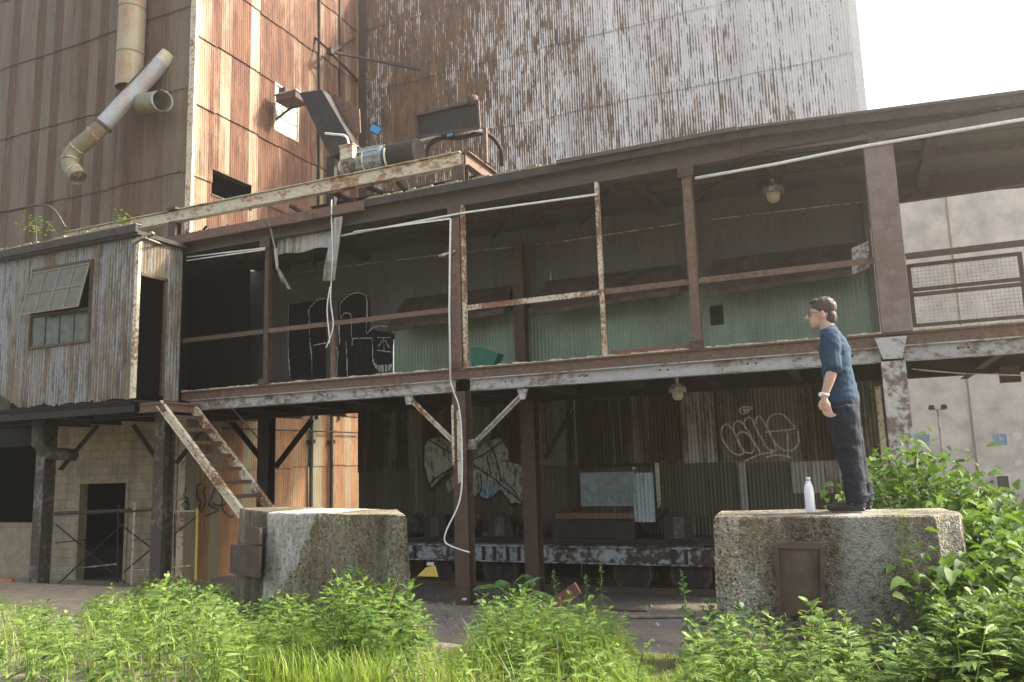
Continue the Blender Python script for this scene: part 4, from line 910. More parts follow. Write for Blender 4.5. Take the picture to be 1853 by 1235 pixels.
# ------------------------------------------------------------------ rail wagon under the deck
wg = thing('flat_wagon', 'derelict flat rail wagon with flaking blue grey frame under the walkway', 'wagon', (-5, 15.5, -.35))
WY = 15.25
b = MB(); b.box((-10.6, WY, .22), (-1.2, WY+.03, .56)); b.box((-10.6, WY-.06, .50), (-1.2, WY+.1, .53)); b.box((-10.6, WY-.05, .19), (-1.2, WY+.08, .215)); b.build('side_sill', M['wagon'], wg)
b = MB(); b.box((-10.6, WY+.05, .57), (-1.2, WY+1.0, .66)); b.box((-10.6, WY-.07, .56), (-1.2, WY+.05, .60)); b.build('deck_plate', M['black'], wg)
for x in (-9.3, -7.4, -6.85, -3.45, -2.5):
    b = MB(); b.box((x-.03, WY-.04, .22), (x+.03, WY-.001, .50)); b.box((x+.22, WY-.04, .22), (x+.28, WY-.001, .50)); b.build('stake_pocket', M['black'], wg)
for px in (788, 905, 1228):
    x = at(px, 950, Y=WY).x
    b = MB(); b.box((x-.20, WY+.05, .66), (x+.20, WY+.5, 1.10)); b.prism([(x-.30, WY+.0, .66), (x+.30, WY+.0, .66), (x+.22, WY+.0, 1.14), (x-.22, WY+.0, 1.14)], (0, .05, 0)); b.build('bolster_box', M['black'], wg)
    b = MB(); b.box((x-.1, WY-.03, .70), (x+.1, WY-.002, 1.08)); b.build('bolster_plate', M['post_flaky'], wg)
for px in (1145, 1250, 905, 815):
    x = at(px, 1040, Y=WY+.15).x
    b = MB(); n = 28
    b.tube([(x, WY+.15, .02), (x, WY+.27, .02)], .385, n); wh = b.build('wheel', M['rust'], wg)
    b = MB(); b.tube([(x, WY+.13, .02), (x, WY+.15, .02)], .33, n); b.tube([(x, WY+.06, .02), (x, WY+.15, .02)], .09, 12); b.build('wheel_hub', M['black'], wh)
    b = MB(); b.tube([(x, WY+.14, .02), (x, WY+.9, .02)], .07, 10); b.build('axle', M['black'], wg)
for px in ((1105, 1290), (780, 945)):
    a = at(px[0], 1030, Y=WY).x; c = at(px[1], 1030, Y=WY).x
    b = MB(); b.prism([(a, WY+.05, .19), (c, WY+.05, .19), (c-.2, WY+.05, .02), ((a+c)/2, WY+.05, -.02), (a+.2, WY+.05, .02)], (0, .05, 0)); b.v = [(v[0], v[1]+.4, v[2]) for v in b.v]; b.build('bogie_frame', M['black'], wg)
b = MB(); a = at(1005, 935, Y=WY+.3); c = at(1100, 960, Y=WY+.3); b.prism([(a.x, WY+.1, .66), (c.x+.6, WY+.1, .66), (c.x+.6, WY+.1, 1.0), (a.x+.5, WY+.1, 1.05), (a.x, WY+.1, 1.15)], (0, .5, 0)); b.build('load_cradle', M['black'], wg)
b = MB(); b.box((a.x+.1, WY+.04, 1.05), (c.x+.7, WY+.12, 1.16)); b.build('cradle_rail', M['maroon'], wg)
b = MB(); b.box((-12, 15.2, -.34), (3, 15.3, -.22)); b.box((-12, 16.1, -.34), (3, 16.2, -.22)); tag(b.build('rails', M['rust'], loc=(-5, 15.7, -.34)), 'rusty rail track beneath the derelict flat wagon', 'rails')
b = corr(MB(), WY-.12, 'X', -1, at(1146, 900, Y=WY-.12).x, at(1184, 900, Y=WY-.12).x, [at(1160, 945, Y=WY-.12).z, at(1160, 856, Y=WY-.12).z], lap=0, amp=.012)
tag(b.build('leaning_sheet', M['blue_sheet'], loc=tuple(at(1165, 945, Y=WY-.12))), 'pale blue corrugated sheet standing on the wagon', 'metal sheet')

# ------------------------------------------------------------------ concrete blocks
def rough_block(top, base_out, zt, zb_, seedv, mat, nm, label, sub=26, notch=None):
    """irregular cast block: polygon top outline (ccw from above), battered sides, rounded arris, uneven faces"""
    n = len(top); cx = sum(p[0] for p in top)/n; cy = sum(p[1] for p in top)/n
    ring = []
    for i in range(n):
        a, c = Vector(top[i]), Vector(top[(i+1) % n]); L = (c-a).length; k = max(2, int(L/.06))
        for j in range(k): ring.append(a.lerp(c, j/k))
    rn = random.Random(seedv); N = len(ring); zs = [zt, zt-.012, zt-.04]+[zt-.04-(zt-.04-zb_)*j/sub for j in range(1, sub+1)]
    ins = [.022, .006, 0]+[0]*sub
    from mathutils import noise as mn
    m = MB()
    for j, zz in enumerate(zs):
        f = (zt-zz)/(zt-zb_)
        for p in ring:
            d = Vector((p.x-cx, p.y-cy)); d.normalize(); o = base_out*f-ins[j]
            q = Vector((p.x+d.x*o, p.y+d.y*o, zz))
            nn_ = mn.noise(q*4)*.010+mn.noise(q*18)*.008-max(0, mn.noise(q*7+Vector((3, 1, 2)))-.35)*.12*(1 if j < 6 else .35)
            m.v.append((q.x+d.x*nn_, q.y+d.y*nn_, zz+(mn.noise(q*6)*.01 if j < 3 else 0)))
    for j in range(len(zs)-1):
        for i in range(N): m.f.append((j*N+i, j*N+(i+1) % N, (j+1)*N+(i+1) % N, (j+1)*N+i))
    m.f.append(tuple(range(N)))
    t = thing(nm, label, 'concrete block', (cx, cy, zb_))
    o = m.build('block_body', mat, t, smooth=True); o.data.set_sharp_from_angle(angle=R(26)); return t
B2 = rough_block([(-1.15, 6.60), (.45, 6.84), (.62, 6.98), (.66, 7.15), (.58, 7.62), (-1.24, 7.42)], .05, 1.742, .25, 1, M['block'], 'concrete_block', 'large concrete block the man stands on with a rusty plate')
B1 = rough_block([(-7.35, 8.05), (-6.31, 7.36), (-4.10, 6.76), (-4.78, 7.7), (-6.9, 8.35)], .14, 1.745, .2, 2, M['block_w'], 'concrete_block', 'large concrete block below the stairs with white stained corner')
# rusty plate on block 2 (recess frame + door)
def on_face(p, q, px, py, extra=0):
    """hit pixel ray with the vertical plane through ground points p,q"""
    d = CR*((px-W0/2)/FPX) - CU*((py-H0/2)/FPX) + fw; n = Vector((q[1]-p[1], -(q[0]-p[0]), 0)).normalized()
    t = (Vector((p[0], p[1], 0))-Vector((0, 0, CZ))).dot(n)/d.dot(n); return Vector((0, 0, CZ))+d*t+n*extra, n
f1, f2 = (-1.15, 6.57), (.45, 6.81)
c4 = [on_face(f1, f2, *p)[0] for p in ((1404, 985), (1487, 988), (1488, 1095), (1412, 1112))]; n_ = on_face(f1, f2, 1404, 985)[1]
if n_.y > 0: n_ = -n_
out = n_*.035
b = MB()
for i in range(4): b.bar(c4[i]+out*.9, c4[(i+1) % 4]+out*.9, .03, .05)
b.build('plate_frame', M['rust'], B2)
b = MB(); b.prism([v+out*.6 for v in c4], out*.35); b.build('rusty_plate', M['rustpink'], B2)
g1, g2_ = (-7.35, 8.0), (-6.31, 7.28)
c5 = [on_face(g1, g2_, *p)[0] for p in ((432, 985), (486, 988), (484, 1045), (430, 1036))]; n5 = on_face(g1, g2_, 432, 985)[1]
if n5.y > 0: n5 = -n5
b = MB(); b.prism([v+n5*.07 for v in c5], n5*.03); b.build('rusty_plate', M['rustpink'], B1)
c6 = [on_face(g1, g2_, *p)[0] for p in ((455, 952), (482, 955), (482, 985), (456, 985))]
b = MB(); b.prism([v+n5*.045 for v in c6], n5*.03); b.build('rust_patch', M['rust'], B1)
# lime-white spalled patch following the front face of block 1
from mathutils import noise as mn
def facepatch(p, q, poly, out_, mat, nm, parent, step=.035):
    us = []; O = Vector((p[0], p[1], 0)); D_ = (Vector((q[0], q[1], 0))-O).normalized(); nrm = Vector((D_.y, -D_.x, 0)); nrm = nrm if nrm.y < 0 else -nrm
    pts = []
    for (a, c) in poly:
        v, _ = on_face(p, q, a, c); pts.append(((v-O).dot(D_), v.z))
    m = MB(); idx = {}
    def inside(u, z_):
        c = False
        for (x0, z0), (x1, z1) in zip(pts, pts[1:]+pts[:1]):
            if (z0 > z_) != (z1 > z_) and u < (x1-x0)*(z_-z0)/(z1-z0)+x0: c = not c
        return c
    u0_, u1_ = min(a for a, _ in pts), max(a for a, _ in pts); z0_, z1_ = min(c for _, c in pts), max(c for _, c in pts)
    def vid(i, j):
        if (i, j) not in idx:
            u = u0_+i*step; z_ = z0_+j*step; f = (1.75-z_)/1.55; w = O+D_*u+Vector((0, 0, z_))
            o = out_+f*.16*.85+mn.noise(w*5)*.015+mn.noise(w*15)*.006
            idx[(i, j)] = len(m.v); m.v.append(tuple(w+nrm*o))
        return idx[(i, j)]
    for i in range(int((u1_-u0_)/step)+1):
        for j in range(int((z1_-z0_)/step)+1):
            u = u0_+(i+.5)*step; z_ = z0_+(j+.5)*step
            if inside(u+.05*mn.noise(Vector((u*6, z_*6, 1))), z_+.05*mn.noise(Vector((u*6, z_*6, 5)))):
                m.f.append((vid(i, j), vid(i+1, j), vid(i+1, j+1), vid(i, j+1)))
    return m.build(nm, mat, parent, smooth=True)

# ------------------------------------------------------------------ person
def remesh(mb, vox, it=6, rip=0):
    me = bpy.data.meshes.new('tmp'); me.from_pydata([tuple(v) for v in mb.v], [], mb.f); o = bpy.data.objects.new('tmp', me); COL.objects.link(o)
    r = o.modifiers.new('r', 'REMESH'); r.mode = 'VOXEL'; r.voxel_size = vox; s = o.modifiers.new('s', 'SMOOTH'); s.iterations = it; s.factor = .5
    dg = bpy.context.evaluated_depsgraph_get(); e = o.evaluated_get(dg); m2 = bpy.data.meshes.new_from_object(e, depsgraph=dg)
    r_ = MB(); r_.v = [tuple(v.co+v.normal*(rip*(mn.noise(Vector((v.co.x*9+v.co.z*5, v.co.y*9, v.co.z*13)))+.5*mn.noise(v.co*30)))) for v in m2.vertices]; r_.f = [tuple(p.vertices) for p in m2.polygons]
    bpy.data.objects.remove(o); return r_
FP = Vector((-.17, 7.22, 1.755))
def L(x, y, z_): return FP+Vector((x, y, z_))
ps = thing('person', 'man in blue shirt and dark trousers standing on the right concrete block looking left', 'person', tuple(FP))
sk = MB()
H = L(-.055, 0, 1.655)
sk.ell(H+Vector((.012, 0, .015)), (.098, .076, .112), 20, 16); sk.ell(H+Vector((-.045, 0, -.055)), (.055, .056, .068), 14, 10)
sk.ell(H+Vector((-.060, 0, -.098)), (.036, .036, .026), 12, 8)
sk.cap(H+Vector((-.092, 0, .012)), H+Vector((-.122, 0, -.028)), .010, .0145, 8); sk.ell(H+Vector((-.112, 0, -.033)), (.014, .019, .010), 8, 6)
sk.ell(H+Vector((-.092, 0, -.064)), (.012, .024, .006), 10, 6); sk.ell(H+Vector((-.090, 0, -.078)), (.012, .021, .007), 10, 6)
sk.ell(H+Vector((-.082, 0, .028)), (.020, .05, .010), 10, 6)
for s_ in (-1, 1):
    sk.ell(H+Vector((-.078, s_*.032, .006)), (.014, .013, .010), 8, 6)
    sk.ell(H+Vector((.012, s_*.080, -.015)), (.018, .010, .032), 8, 8)
sk.cap(L(-.035, 0, 1.60), L(.01, 0, 1.44), .058, .068, 14)
sk.cap(L(.01, 0, 1.36), L(.0, 0, 1.15), .08, .09, 16); sk.cap(L(.01, 0, 1.15), L(.03, 0, .92), .08, .085, 16)
for s_ in (-1, 1): sk.cap(L(.01, 0, 1.38), L(.01, s_*.17, 1.41), .045, .04, 10)
def arm(s_, sh_, e, w, hand):
    sk.cap(sh_, e, .055, .043, 12); sk.cap(e, e.lerp(w, .35), .043, .043, 12); sk.cap(e.lerp(w, .35), w, .043, .027, 12)
    d = (hand-w).normalized(); side = Vector((1, 0, 0)); pc = w+d*.05
    sk.cap(w, pc, .027, .030, 10); sk.ell(w+d*.065, (.040, .020, .048), 12, 10)
    for i, (off, ln) in enumerate(((-.030, .066), (-.010, .075), (.010, .070), (.029, .056))):
        b0 = w+d*.10+side*off; b1 = b0+d*ln*.5+Vector((.006, 0, 0)); b2 = b1+(d*.8+Vector((.55, -s_*.1, .0))).normalized()*ln*.38; b3 = b2+(d*.25+Vector((.9, -s_*.15, .1))).normalized()*ln*.3
        sk.cap(b0-d*.03, b1, .0095, .0088, 8); sk.cap(b1, b2, .0088, .008, 8); sk.cap(b2, b3, .008, .007, 8)
    t0 = w+d*.03-side*.028; t1 = t0+(d*.8-side*.5+Vector((0, s_*.1, 0))).normalized()*.04; t2 = t1+(d+Vector((.15, 0, 0))).normalized()*.032
    sk.cap(t0, t1, .012, .0105, 8); sk.cap(t1, t2, .0105, .0085, 8)
SHl, SHr = L(.0, -.185, 1.425), L(.02, .185, 1.425)
arm(-1, SHl, L(.0, -.235, 1.15), L(-.085, -.235, .925), L(-.07, -.23, .77))
arm(1, SHr, L(.04, .235, 1.15), L(-.03, .235, .92), L(-.02, .23, .77))
for s_ in (-1, 1):
    hp, kn, an = L(.035, s_*.075, .88), L(.062+.02*(s_ > 0), s_*.10, .48), L(.092+.05*(s_ > 0), s_*.10, .09)
    sk.cap(hp, kn, .07, .05, 12); sk.cap(kn, kn.lerp(an, .35), .053, .052, 12); sk.cap(kn.lerp(an, .35), an, .052, .036, 12); sk.cap(an, L(.02, s_*.10, .035), .034, .022, 10)
body = remesh(sk, .0048, 4).build('body', M['skin'], ps, smooth=True)
shm = MB()
shm.ell(L(.022, 0, 1.32), (.128, .18, .16), 20, 14); shm.ell(L(.03, 0, 1.15), (.118, .16, .2), 20, 14); shm.ell(L(.035, 0, 1.0), (.125, .16, .14), 20, 12)
shm.cap(L(.045, -.04, .96), L(.03, -.04, 1.15), .128, .120, 18); shm.cap(L(.045, .04, .96), L(.03, .04, 1.15), .128, .120, 18); shm.cap(L(.03, -.05, 1.15), L(.02, -.05, 1.36), .120, .112, 16); shm.cap(L(.03, .05, 1.15), L(.02, .05, 1.36), .120, .112, 16)
shm.cap(L(.015, -.12, 1.435), L(.015, .12, 1.435), .068, .068, 12); shm.cap(L(.01, -.05, 1.45), L(.0, 0, 1.495), .08, .068, 12); shm.cap(L(.01, .05, 1.45), L(.0, 0, 1.495), .08, .068, 12)
for s_, S, E_ in ((-1, SHl, L(.0, -.235, 1.15)), (1, SHr, L(.04, .235, 1.15))):
    shm.ell(E_.lerp(S, .06), (.078, .078, .028), 14, 8); shm.cap(S, S.lerp(E_, .93), .082, .070, 14); shm.tube([S, S.lerp(E_, .5), S.lerp(E_, 1.02)], [.082, .078, .073], 14)
shm.cap(L(.04, -.05, .90), L(.04, .05, .90), .138, .138, 18); shm.cap(L(.045, -.05, .93), L(.045, .05, .93), .140, .140, 18)
sh2 = remesh(shm, .009, 4, .011); sh2.build('shirt', M['shirt'], ps, smooth=True)
b = MB(); b.tube([L(-.005, 0, 1.490), L(-.015, 0, 1.525)], [.078, .068], 18, False); b.tube([L(-.005, 0, 1.490), L(-.015, 0, 1.525)], [.072, .062], 18, False); b.build('collar', M['shirt'], ps, smooth=True)
tr = MB(); tr.ell(L(.035, 0, .88), (.145, .17, .12), 18, 12); tr.ell(L(.075, 0, .82), (.10, .14, .11), 16, 10)
for s_ in (-1, 1):
    hp, kn, an = L(.035, s_*.085, .84), L(.062+.02*(s_ > 0), s_*.10, .48), L(.092+.05*(s_ > 0), s_*.10, .09)
    tr.tube([hp, hp.lerp(kn, .5), kn, kn.lerp(an, .4), an+Vector((0, 0, -.03))], [.136, .124, .100, .092, .084], 16); tr.ell(hp, (.142, .11, .13), 14, 10); tr.ell(kn, (.099, .086, .10), 12, 8)
    for k in range(4): q = kn.lerp(an, .55+.12*k); tr.ell(q+Vector((-.012*(-1)**k, 0, 0)), (.091, .082, .024), 12, 6)
remesh(tr, .009, 3, .011).build('trousers', M['trousers'], ps, smooth=True)
for s_ in (-1, 1):
    b = MB(); o = L(.042+(.05 if s_ > 0 else 0), s_*.10, 0)
    b.ell(o+Vector((.06, 0, .05)), (.055, .045, .055), 12, 8); b.ell(o+Vector((-.06, 0, .035)), (.12, .048, .035), 14, 8); b.ell(o+Vector((-.13, 0, .03)), (.065, .046, .03), 12, 8); b.box(o+Vector((-.17, -.04, .0)), o+Vector((.10, .04, .018)))
    sh3 = remesh(b, .006, 3).build('shoe', M['shoe'], ps, smooth=True)
hm = MB(); hm.ell(H+Vector((.022, 0, .045)), (.102, .083, .098), 20, 14); hm.ell(H+Vector((.062, 0, -.025)), (.060, .070, .085), 16, 12); hm.ell(H+Vector((.06, 0, .05)), (.07, .078, .075), 16, 12); hm.ell(H+Vector((-.035, 0, .108)), (.055, .058, .026), 14, 8); hm.ell(H+Vector((.05, 0, .09)), (.06, .06, .05), 12, 8)
hm.ell(H+Vector((.025, .06, .0)), (.035, .022, .055), 10, 8); hm.ell(H+Vector((.025, -.06, .03)), (.045, .024, .05), 10, 8)
for k in range(260):
    t = rng.uniform(0, math.pi*2); e = rng.uniform(.15, 1.3); q = H+Vector((.022+.1*math.cos(t)*math.sin(e), .08*math.sin(t)*math.sin(e), .045+.097*math.cos(e))); hm.tube([q-Vector((.0, 0, .0)), q+Vector((rng.uniform(.0, .022), rng.uniform(-.008, .008), rng.uniform(-.012, .010)))], [.006, .003], 5)
remesh(hm, .0035, 1, .004).build('hair', M['hair'], ps, smooth=True)
b = MB()
for s_ in (-1, 1):
    c_ = H+Vector((-.103, s_*.034, .004)); ring = [c_+Vector((0, .022*math.cos(t), .017*math.sin(t))) for t in np.linspace(0, 2*math.pi, 17)]; b.tube(ring, .0022, 6)
    b.tube([c_+Vector((0, s_*.022, .006)), H+Vector((-.06, s_*.074, .006)), H+Vector((.01, s_*.084, .004))], .0022, 6)
b.tube([H+Vector((-.104, -.012, .006)), H+Vector((-.106, 0, .01)), H+Vector((-.104, .012, .006))], .0022, 6); b.build('glasses', M['shoe'], ps)
w0 = L(-.085, -.235, .925); e0 = L(.0, -.235, 1.15); wd_ = (e0-w0).normalized(); wm = w0+wd_*.025
wt = MB().tube([wm-wd_*.012, wm+wd_*.012], .034, 18).build('watch', M['pipe'], ps, smooth=True)
b = MB(); q = wm+Vector((-.03, -.016, 0)); b.tube([q+Vector((0, 0, 0)), q+Vector((-.012, -.006, 0))], .017, 14); b.build('watch_face', M['pipe'], wt)
b = MB(); b.bar(L(-.075, -.135, .885), L(-.02, -.15, .855), .02, .022); b.build('belt_clip', M['pipe'], ps)
# bottle
bp = at(1467, 926, Z=1.76); bp.z = 1.762
bt = thing('steel_bottle', 'white steel drink bottle standing on the concrete block beside the man', 'bottle', tuple(bp))
b = MB(); prof = [(.036, 0), (.0385, .006), (.0385, .15), (.036, .185), (.028, .215), (.019, .235), (.018, .245)]
b.tube([bp+Vector((0, 0, h)) for _, h in prof], [r for r, _ in prof], 24); b.build('bottle_body', M['bottle'], bt, smooth=True)
b = MB(); b.tube([bp+Vector((0, 0, .245)), bp+Vector((0, 0, .25)), bp+Vector((0, 0, .272)), bp+Vector((0, 0, .275))], [.0185, .0205, .0205, .018], 20); b.build('bottle_cap', M['steel'], bt, smooth=True)

# ------------------------------------------------------------------ scaffold, boards and small things at the left
sf = thing('scaffold_frame', 'dark tubular scaffold with cross braces in front of the block doorway', 'scaffold', (-16, 13.2, -.35))
def sfb(pts, r, mat, nm, Y=13.2):
    b = MB(); b.tube([at(*p, Y=Y) for p in pts], r, 8); b.build(nm, mat, sf)
sfb([(100, 930), (236, 924)], .045, M['post_flaky'], 'ledger'); sfb([(236, 926), (284, 922)], .03, M['rust'], 'ledger')
for a, c in (((102, 950), (226, 1055)), ((226, 945), (100, 1062)), ((212, 945), (284, 1000)), ((284, 985), (225, 1035))): sfb([a, c], .018, M['black'], 'cross_brace')
sfb([(100, 1033), (212, 1021)], .018, M['post_pale'], 'ledger'); sfb([(100, 983), (154, 977)], .016, M['post_flaky'], 'ledger')
sfb([(238, 1033), (282, 1030)], .018, M['cream'], 'ledger'); sfb([(238, 978), (282, 976)], .016, M['post_flaky'], 'ledger')
sfb([(244, 910), (238, 1058)], .022, M['cream'], 'standard'); sfb([(214, 915), (212, 1056)], .02, M['black'], 'standard'); sfb([(154, 975), (155, 1000)], .012, M['black'], 'standard')
sf2 = thing('scaffold_frame', 'yellow scaffold standard with thin braces against the graffitied tower side', 'scaffold', (-13.6, 13.2, -.35))
for pts, r, mt, nm in (([(357, 920), (354, 1050)], .022, 'yellow', 'standard'), ([(318, 926), (358, 925)], .016, 'cream', 'ledger'), ([(318, 965), (356, 935)], .016, 'black', 'cross_brace'), ([(313, 1027), (345, 1024)], .018, 'cream', 'ledger'), ([(316, 930), (316, 1010)], .014, 'black', 'standard')):
    b = MB(); b.tube([at(*p, Y=13.2) for p in pts], r, 8); b.build(nm, M[mt], sf2)
b = MB(); b.bar(at(52, 1066, Y=12.9), at(68, 975, Y=13.9), .10, .04); tag(b.build('leaning_plank', M['wood'], loc=tuple(at(55, 1066, Y=12.9))), 'grey wooden plank leaning beside the leftmost post', 'plank')
b = MB(); b.tube([at(-10, 1052, Y=12.2), at(24, 1053, Y=12.2)], .06, 10); tag(b.build('orange_tube', M['orange'], loc=tuple(at(10, 1053, Y=12.2))), 'orange tube on the ground at the left edge', 'tube')
b = MB(); p = [at(*q, Y=12.9) for q in ((755, 1043), (771, 1027), (786, 1024), (792, 1044))]; b.prism(p, (0, .03, 0)); tag(b.build('yellow_board', M['yellow'], loc=tuple(p[0])), 'yellow trapezoid board propped under the wagon beside the post', 'board')
b = MB(); b.box(at(772, 1018, Y=13.2), at(783, 1024, Y=13.2)+Vector((0, .05, 0))); tag(b.build('white_scrap', M['pipe'], loc=tuple(at(778, 1021, Y=13.2))), 'small white scrap above the yellow board', 'scrap')
b = MB(); b.bar(at(1002, 1096, Y=9.2), at(1046, 1064, Y=9.2), .14, .05, (0, -1, .2)); tag(b.build('red_board', M['redwood'], loc=tuple(at(1024, 1080, Y=9.2))), 'reddish brown board sticking out of the middle weeds', 'board')
# rubble at the bottom
rn = random.Random(11)
def stone(p, r, mat, label):
    m = MB(); m.ell(p, (r, r*.8, r*.55), 9, 7)
    m.v = [tuple(Vector(v)+Vector(v).normalized()*0+(Vector(v)-p)*(.35*mn.noise(Vector(v)*9))) for v in m.v]
    tag(m.build('stone', mat, loc=tuple(p)), label, 'stone')
rub = MB()
for k, (px, py, r) in enumerate(((1158, 1224, .07), (1185, 1228, .05), (1232, 1216, .08), (1262, 1224, .06), (1212, 1230, .045), (1285, 1232, .05), (1140, 1232, .04))):
    y_ = 5.6; z_ = gz(0, 6); p = at(px, py, Z=.75); p.z = gz(p.x, p.y)+r*.3; rub.ell(p, (r, r*.8, r*.55), 9, 7)
rub.v = [tuple(Vector(v)+Vector((mn.noise(Vector(v)*14), mn.noise(Vector(v)*14+Vector((5, 0, 0))), mn.noise(Vector(v)*14+Vector((0, 7, 0)))))*.02) for v in rub.v]
tag(rub.build('rubble', M['lime'], loc=(-1.5, 5.6, .7)), kind='stuff', label='pale broken rubble at the bottom centre beside the grass', cat='rubble')
p = at(850, 1087, Z=0); stone(Vector((p.x, p.y-.2, .05)), .05, M['lime'], 'small white stone at the foot of the middle post')

# ------------------------------------------------------------------ background on the right
sl_ = thing('silo_building', 'pale concrete silo wall with vertical seam seen beyond the walkway at right', 'silo', (5, 30, 0))
b = MB(); b.box((-2.5, 30, -.35), (24, 44, 12.6)); b.build('silo_wall', M['silo'], sl_)
for x in (3.33, 9.6):
    b = MB(); b.box((x, 29.96, -.35), (x+.05, 29.998, 12.6)); b.build('wall_seam', M['tan_conc'], sl_)
a = at(1803, 862, Y=30); c = at(1827, 890, Y=30)
b = MB(); b.box((a.x-.06, 29.94, c.z-.06), (c.x+.06, 29.99, a.z+.06)); wo = b.build('window', M['pipe'], sl_); MB().box((a.x, 29.92, c.z), (c.x, 29.938, a.z)).build('pane', M['glass_d'], wo)
for (px, py, rr, mt) in ((1669, 797, .22, 'blue_pale'), (1809, 796, .2, 'blue_pale'), (1840, 790, .12, 'pipe'), (1843, 838, .1, 'pipe')):
    if 'blue_pale' not in M: M['blue_pale'] = m_paint('faded_blue_patch', (.42, .56, .74), .42, 5)
    p = at(px, py, Y=30); b = MB(); b.box((p.x-rr, 29.985, p.z-rr*.9), (p.x+rr, 29.996, p.z+rr*.9)); b.build('paint_patch', M[mt], sl_)
lp = at(1697, 742, Y=26)
fp = thing('floodlight_pole', 'thin pole with two small floodlights in front of the silo wall', 'light pole', (lp.x, 26, -.35))
b = MB(); b.tube([(lp.x, 26, -.35), (lp.x, 26, lp.z)], [.05, .035], 10); b.bar((lp.x-.2, 26, lp.z), (lp.x+.2, 26, lp.z), .03, .03); b.build('pole', M['post_pale'], fp)
for s_ in (-1, 1):
    b = MB(); b.prism([(lp.x+s_*.16-.09, 25.9, lp.z+.02), (lp.x+s_*.16+.09, 25.9, lp.z+.02), (lp.x+s_*.16+.06, 25.9, lp.z+.14), (lp.x+s_*.16-.06, 25.9, lp.z+.14)], (0, .12, 0)); b.build('floodlight', M['black'], fp)
b = MB(); p = at(1831, 693, Y=14.2); b.box((p.x-.13, 14.2, 3.2), (p.x+.13, 14.4, 3.45)); tag(b.build('hanging_box', M['rust'], loc=(p.x, 14.3, 3.2)), 'small rusty box hanging under the walkway at the far right', 'box')
cable('sagging_wire', [(1650, 668, 12.3), (1740, 676, 12.6), (1870, 680, 13)], .009, 'cream', 'thin yellow wire sloping under the right walkway beam', 'wire', 3)

# ------------------------------------------------------------------ vegetation
def build_np(name, V, F, mat, parent=None, loc=(0, 0, 0)):
    me = bpy.data.meshes.new(name); o = bpy.data.objects.new(name, me); COL.objects.link(o)
    off = np.array(wl(parent)) if parent is not None else np.array(loc)
    if parent is not None: o.parent = parent
    else: o.location = loc
    V = V-off; nv, nf = len(V), len(F); k = F.shape[1]
    me.vertices.add(nv); me.vertices.foreach_set('co', V.astype(np.float32).ravel()); me.loops.add(nf*k); me.loops.foreach_set('vertex_index', F.astype(np.int32).ravel())
    me.polygons.add(nf); me.polygons.foreach_set('loop_start', np.arange(0, nf*k, k, dtype=np.int32)); me.update(calc_edges=True); me.materials.append(mat); return o
def leaf_blade(L_, w, d, up, droop=.3, r=None):
    """4 quads-ish lance leaf as 3 segments along d, in a plane with side vector"""
    d = d/np.linalg.norm(d); side = np.cross(d, up); side /= (np.linalg.norm(side)+1e-9); nrm = np.cross(side, d)
    ts = (0, .35, .7, 1.0); ws = (.15, 1.0, .7, .02); V = []
    for t, ww in zip(ts, ws):
        c = d*(L_*t)-nrm*0+np.array([0, 0, -droop*L_*t*t]); V += [c-side*(w*ww/2), c+side*(w*ww/2)]
    F = [[0, 1, 3, 2], [2, 3, 5, 4], [4, 5, 7, 6]]
    return np.array(V), np.array(F)
def mugwort(seed, H_=1.0, nl=34, LL=.15, w=.026, lobes=True):
    r = np.random.default_rng(seed); Vs, Fs, n = [], [], 0
    bend = r.uniform(-.12, .12, 2)
    def P(t): return np.array([bend[0]*t*t*H_, bend[1]*t*t*H_, t*H_])
    tops = [(P(1.0), 0., 1.)]
    for i in range(nl):
        t = .10+.90*(i/nl)**.85; az = i*2.4+r.uniform(-.4, .4); el = -.25+1.25*t**2+r.uniform(-.2, .2)
        ll = LL*(.75+.45*math.sin(math.pi*min(1, t*1.15)))*r.uniform(.75, 1.2)
        if t > .93: ll *= .75
        d = np.array([math.cos(az)*math.cos(el), math.sin(az)*math.cos(el), math.sin(el)]); base = P(t)
        up = np.array([0, 0, 1.])+r.normal(0, .35, 3)
        V, F = leaf_blade(ll, w*r.uniform(.8, 1.3), d, up, r.uniform(.2, .6)); Vs.append(V+base); Fs.append(F+n); n += len(V)
        if lobes:
            for s_ in (-1, 1):
                for tt in (.25, .5):
                    a2 = az+s_*.6; d2 = np.array([math.cos(a2)*math.cos(el), math.sin(a2)*math.cos(el), math.sin(el)]); b2 = base+d*ll*tt+np.array([0, 0, -.35*ll*tt*tt])
                    V, F = leaf_blade(ll*(.55 if tt < .4 else .4), w*.75, d2, up, .3); Vs.append(V+b2); Fs.append(F+n); n += len(V)
    # stem as two crossed strips
    for a_ in (0, 1.57):
        sv = np.array([math.cos(a_), math.sin(a_), 0])*.005; V = []
        for t in (0, .4, .75, 1): V += [P(t)-sv*(1.2-t), P(t)+sv*(1.2-t)]
        Vs.append(np.array(V)); Fs.append(np.array([[0, 1, 3, 2], [2, 3, 5, 4], [4, 5, 7, 6]])+n); n += 8
    return np.concatenate(Vs), np.concatenate(Fs), np.array([P(t) for t in np.linspace(0, 1, 4)])
TEMPL = [mugwort(s, 1.0, 20, .18, .030, True) for s in range(4)] + [mugwort(s+10, 1.0, 26, .17, .034, False) for s in range(4)]
